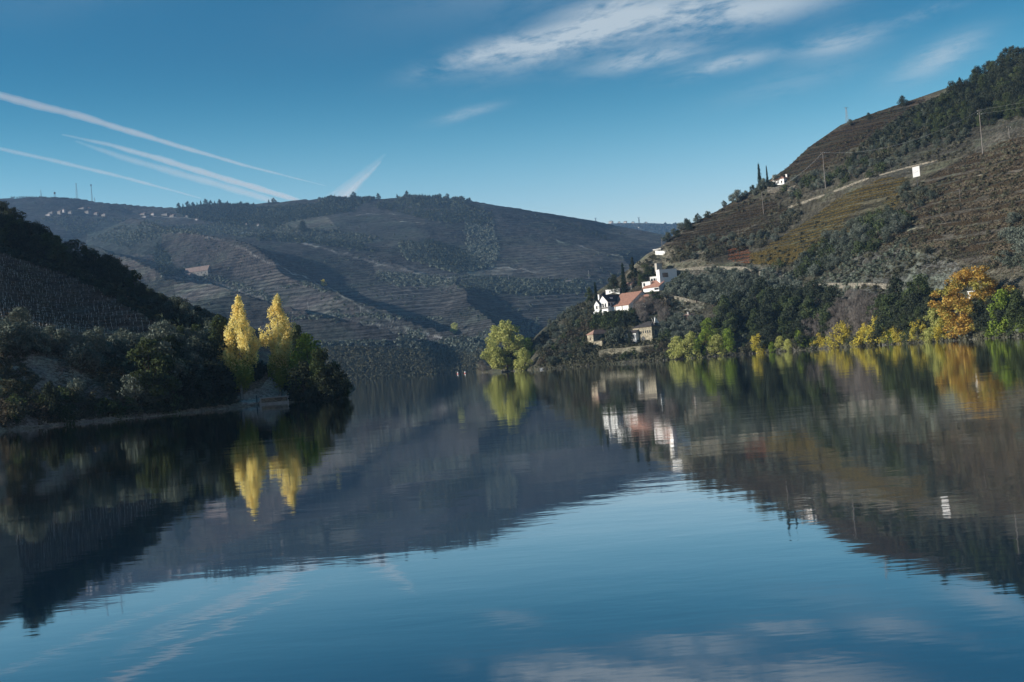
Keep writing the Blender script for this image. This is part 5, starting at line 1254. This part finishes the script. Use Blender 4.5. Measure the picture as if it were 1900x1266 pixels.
for (bx_, by_, hp, lb) in [(572, 575, 15, 'leftmost of the thin poles low on the far vineyard'), (669.5, 579, 10, 'thin pole in the middle of the far vineyard'), (809, 611, 11, 'thin pole near the end of the far spur'), (1093, 518, 16, 'thin pole at the foot of the far hill just left of the estate'), (944, 521, 10, 'thin pole in the dark olive belt of the far hill')]:
    pole('utility_pole', lb, TF, (bx_, by_), hp, 'metal', 0, .22)

def lettering(name, text, label, T, px0, py0, px1, hpx):
    p = ground(T, (px0 + px1) / 2, py0); s = p.y / F
    cu = bpy.data.curves.new(name, 'FONT'); cu.body = text; cu.size = 1; cu.extrude = .03; cu.align_x = 'CENTER'
    o = bpy.data.objects.new(name + '_tmp', cu); COL.objects.link(o); bpy.context.view_layer.update()
    me = bpy.data.meshes.new_from_object(o.evaluated_get(bpy.context.evaluated_depsgraph_get())); bpy.data.objects.remove(o)
    me.materials.clear(); me.materials.append(M['board'])
    w = max(v.co.x for v in me.vertices) - min(v.co.x for v in me.vertices)
    e = empty(name, p, 0, label, 'sign'); e.rotation_euler = (0, 0, 0)
    sx = (px1 - px0) * s / w; hs = hpx * s / .72
    q = link('letters', me, e, (0, -.6, .9)); q.rotation_euler = (rad(90), 0, 0); q.scale = (sx, hs, 1)
    m = MB(); [m.bar((x * (px1 - px0) * s, -.5, -1), (x * (px1 - px0) * s, -.5, .9 + hpx * s * .5), .08, n=4) for x in (-.45, -.15, .15, .45)]; m.build('support', M['dark_metal'], e)
lettering('hillside_sign', 'SANDEMAN', 'white capital letters standing as one word on the dark far slope in the middle', TF, 824, 518.5, 839.5, 3.0)
lettering('hillside_sign', 'QUINTA DO SEIXO', 'white capital letters of three words standing on the far slope above the right poplar', TF, 510.5, 536.5, 536, 2.0)

# ------------------------------------------------------------------ far buildings
house('long_winery', 'long pale building with pinkish roof and a row of round-looking windows on the far spur', TF, (386, 510), 52, 5, 10, 28, 'y', 8, 'far_wall', 'far_roof', [('L', .1 + i * .16, .4, 1.6, 1.6) for i in range(6)], cat='building', over=.6)
house('long_low_building', 'long low pale building running down left from the long winery', TF, (352, 517), 54, 4, 7, 25, 'y', 3, 'far_wall', 'far_roof', [('L', .2 + i * .2, .35, 1.4, 1.2) for i in range(4)], cat='building')
vill = [(92, 401, 14, 4, 'white', 'pale house at the left end of the hazy hilltop village'), (97, 397, 15, 4, 'cream', 'cream house just above the left end of the hazy village'),
        (112, 399, 10, 7, 'cream', 'tall cream house in the left half of the hazy village'), (119, 395, 6, 6, 'white', 'small bright white house in the middle of the hazy village'),
        (132, 398, 10, 6, 'cream', 'wide cream house right of the small bright one in the hazy village'), (155, 389, 20, 4, 'cream', 'long grey-blue roofed shed above the hazy village'),
        (166, 388.5, 9, 3, 'white', 'bright white roof beside the long shed above the hazy village'), (164, 397, 12, 6, 'cream', 'house below the bright white roof in the hazy village'),
        (180, 400, 10, 5, 'cream', 'house at the right end of the hazy village, slightly lower'), (195, 402, 12, 5, 'cream', 'last house to the right of the hazy village'),
        (270, 404, 27, 3, 'white', 'long pale low building in the second far village'), (268, 400, 14, 4, 'cream', 'house behind the long pale low building of the second far village'),
        (285, 400, 8, 4, 'white', 'bright white house in the second far village'), (310, 401, 18, 5, 'cream', 'broad house right of the bright one in the second far village'),
        (322, 403, 12, 4, 'cream', 'cream house second from the right end of the second far village'), (352, 403, 12, 4, 'cream', 'house at the right end of the second far village'), (366, 409, 7, 3, 'white', 'small white house left of a close pair on the far hillside'),
        (383, 409, 11, 4, 'white', 'white house of a close pair on the far hillside below the pine wood'), (458, 418.5, 3, 3, 'white', 'tiny white hut on the far hillside right of the pine wood'),
        (480, 419, 5, 3, 'white', 'tiny white house near the tiny hut on the far hillside'), (466, 432, 26, 1, 'cream', 'long low wall-like building on the far hillside'), (686, 443, 3, 2, 'white', 'lone tiny white hut at the end of the far tree line')]
for i, (cx_, cy_, n_, h_, w_, lb) in enumerate(vill):
    house('village_house', lb, TF, (cx_, cy_), n_ * .8, n_ * .25, h_, 35, 'y' if i % 3 else 'hip', 1.6, 'far_wall' if w_ == 'cream' else 'far_white', ('far_roof', 'tile_dark', 'far_roof')[i % 3], [], over=.5)
for i, (cx_, cy_, n_, h_) in enumerate([(1136, 414.5, 9, 4), (1150, 414, 5, 2), (1162, 414, 7, 3), (1176, 414, 6, 2), (1186, 423.5, 3, 2), (1200, 414.5, 6, 2)]):
    house('ridge_house', ['largest house of the tiny row on the distant ridge', 'second tiny house of the row on the distant ridge, after the largest', 'middle tiny house of the row on the distant ridge', 'tiny house beside the right pylon on the distant ridge', 'tiny white hut alone below the crest of the distant ridge', 'last tiny house to the right on the distant ridge'][i],
          TD, (cx_, cy_), n_ * .7, n_ * .3, h_, 35, 'hip', 1.2, 'cream', 'tile_dark', [], over=.6)

# ------------------------------------------------------------------ at the water
# concrete landing at the foot of the poplars
p0 = WP(482, 747.5, 186); e = empty('concrete_landing', (p0.x, p0.y, 0), rad(4), 'small concrete landing platform at the water between the poplar trunks', 'landing')
MB().box(0, 4.7, 0, 3.2, .95, 1.15).build('slab', M['concrete'], e)
MB().box(.12, 4.58, .25, 3.0, -.8, .947).build('wall', M['dry_stone'], e)
MB().box(-.05, 4.75, -.12, .22, -.5, .30).build('footing', M['concrete'], e)
for x in (.05, 4.5): MB().box(x, x + .2, .02, .24, .30, .947).build('pillar', M['concrete'], e)
p1 = Vector((p0.x - .6, p0.y + .6, .7)); o = MB().bar((0, 0, -.5), (0, 0, .9), .09, .08, 8).build('mooring_post', M['dark_metal']); o.location = p1; tag(o, 'short dark mooring post at the left end of the concrete landing', 'post')
# stone edging of the left bank
mb = MB(); us_ = np.linspace(-.435, -.235, 40); Yk = YsL(us_) - .6
pts = [Vector((u * y, y, 0)) for u, y in zip(us_, Yk)]; o0 = pts[0].copy()
for a, b in zip(pts[:-1], pts[1:]):
    d = (b - a).normalized(); n = Vector((-d.y, d.x, 0)) * .14
    q = [a - n - o0, b - n - o0, b + n - o0, a + n - o0]; mb.prism([x + Vector((0, 0, -.6)) for x in q], (0, 0, .6 + .05 + random.uniform(0, .04)))
o = mb.build('stone_edging', M['dry_stone']); o.location = o0; tag(o, 'thin pale stone edging along the waterline of the shaded left bank', 'edging')
# small moored boat
def loft(sections):
    m = MB(); V_ = []; n = len(sections[0])
    for s_ in sections: V_ += s_
    fs = []
    for i in range(len(sections) - 1):
        for k in range(n - 1): fs.append((i*n + k, i*n + k + 1, (i+1)*n + k + 1, (i+1)*n + k))
    fs.append(tuple(range(n))); fs.append(tuple(range((len(sections)-1)*n, len(sections)*n))[::-1])
    return m.add(V_, fs)
def boat(name, label, loc, rz, L, mat='dark_metal'):
    e = empty(name, loc, rz, label, 'boat'); sec = []
    for i in range(9):
        t_ = i / 8; x = (t_ - .5) * L; b = .62 * math.sin(math.pi * min(1, .28 + t_ * .72)) ** .6 + .02; h = .38 + .22 * (2 * t_ - 1) ** 2; k = -.12 + .1 * (2 * t_ - 1) ** 4
        sec.append([(x, -b, h), (x, -b * .8, .1), (x, 0, k), (x, b * .8, .1), (x, b, h), (x, b - .07, h), (x, b * .7, .16), (x, 0, k + .1), (x, -b * .7, .16), (x, -b + .07, h)])
    loft(sec).build('hull', M[mat], e)
    for x in (-.9, .1, .9): MB().box(x - .12, x + .12, -.5, .5, .30, .34).build('seat', M['wood'], e)
    MB().box(-L/2 - .02, -L/2 + .35, -.3, .3, .50, .60).build('stern_cap', M['white'], e); MB().box(L/2 - .45, L/2 - .1, -.15, .15, .55, .64).build('bow_cap', M['white'], e)
q = WP(938, 689.5, 480); boat('rowing_boat', 'small dark rowing boat with white ends moored under the yellow-green trees', (q.x, q.y, 0), rad(5), 3.6)
q = WP(1006, 688, 455); boat('rowing_boat', 'tiny pale boat at the foot of the scrubby slope right of the trees', (q.x, q.y, 0), rad(70), 2.6, 'white')
M['buoy_red'] = mat_plain('red_buoy_paint', (.55, .10, .07), .5, .05)
for (px_, lb) in ((850, 'left of two small river buoys out on the water'), (863.5, 'right of two small river buoys, a little wider'),):
    q = WP(px_, 696, 610); e = empty('river_buoy', (q.x, q.y, 0), 0, lb, 'buoy')
    MB().bar((0, 0, -.3), (0, 0, .35), .6, .6, 12).build('float', M['buoy_red'], e); MB().bar((0, 0, .35), (0, 0, 1.2), .4, .2, 8).build('top', M['white'], e)

# ------------------------------------------------------------------ condensation trails, nine kilometres up
def contrail(label, path, dens, flat=.5, alt=9000.):
    """path = (px, py, half width in px); tube of thin ice cloud at its real height"""
    pts = []
    for (a, b, hw) in path:
        u, w = px2uw(a, b); Yd_ = (alt - CAM_H) / float(w); pts.append((Vector((float(u) * Yd_, Yd_, alt)), hw * Yd_ / F))
    fine = []
    for (qa, ra), (qb, rb) in zip(pts[:-1], pts[1:]):
        for j in range(14): fine.append((qa.lerp(qb, j / 14), ra + (rb - ra) * j / 14))
    fine.append(pts[-1]); rr_ = random.Random(len(label)); ph_ = rr_.random() * 9
    pts = []
    for j, (q, r) in enumerate(fine):       # puffs and thin places along the trail
        w_ = 1 + .07 * math.sin(j * .7 + ph_) + .05 * math.sin(j * 1.9 + ph_ * 2) + rr_.uniform(-.05, .05)
        pts.append((q + Vector((0, 0, r * (.06 * math.sin(j * .5 + ph_) + rr_.uniform(-.04, .04)))), r * max(.35, w_)))
    def shell(f):
        mb = MB(); V_ = []; n = 12
        for i, (q, r) in enumerate(pts):
            d = (pts[min(i+1, len(pts)-1)][0] - pts[max(i-1, 0)][0]).normalized()
            a = d.cross(Vector((0, 0, 1))).normalized(); b = d.cross(a).normalized()
            for k in range(n):
                t_ = 2 * math.pi * k / n; V_.append(q - o0 + a * math.cos(t_) * r * 1.6 * f + b * math.sin(t_) * r * f)
        fs = [tuple(range(n))[::-1], tuple(range((len(pts)-1)*n, len(pts)*n))]
        for i in range(len(pts) - 1):
            for k in range(n): fs.append((i*n + k, i*n + (k+1) % n, (i+1)*n + (k+1) % n, (i+1)*n + k))
        return mb.add(V_, fs)
    o0 = pts[0][0].copy()
    mt = bpy.data.materials.new('contrail_ice'); mt.use_nodes = True; t = NT(mt.node_tree); mt.node_tree.nodes.clear()
    v = t.n('ShaderNodeVolumeScatter', i_Density=dens * .62, i_Anisotropy=.0); v.inputs['Color'].default_value = (1, 1, 1, 1)
    t.link(v.outputs[0], t.n('ShaderNodeOutputMaterial').inputs['Volume'])
    o = shell(1.12).build('contrail', mt); o.location = o0; tag(o, label, 'contrail')
    shell(.6).build('core', mt, o)
K = .0011
contrail('longest and highest contrail, tapering down to a thin point at the right', [(-160, 142, 8), (0, 178, 7), (150, 216, 6), (300, 262, 4.2), (450, 306, 2.8), (540, 329, 1.6), (604, 345, .7)], K)
contrail('middle contrail, brighter strand, ending at the far ridge', [(115, 250, 1.5), (200, 268, 3.5), (300, 296, 5), (400, 327, 5), (480, 350, 5), (552, 372, 4)], K * .9)
contrail('faint parallel strand just below the middle contrail', [(140, 262, 2), (220, 290, 5), (330, 322, 6), (430, 350, 6), (510, 374, 5)], K * .35)
contrail('lowest contrail at left, meeting the far ridge', [(-120, 250, 4), (0, 276, 3.4), (120, 303, 3.6), (240, 332, 3), (372, 368, 1.2)], K * .8)
contrail('short fan-shaped contrail rising right from the far ridge', [(626, 374, 15), (645, 352, 11), (668, 330, 8), (692, 308, 5), (715, 286, 1.8)], K * .10)
contrail('bright right edge of the short fan-shaped contrail', [(636, 372, 5), (660, 345, 4), (690, 318, 3), (706, 300, 1.5)], K * .3)
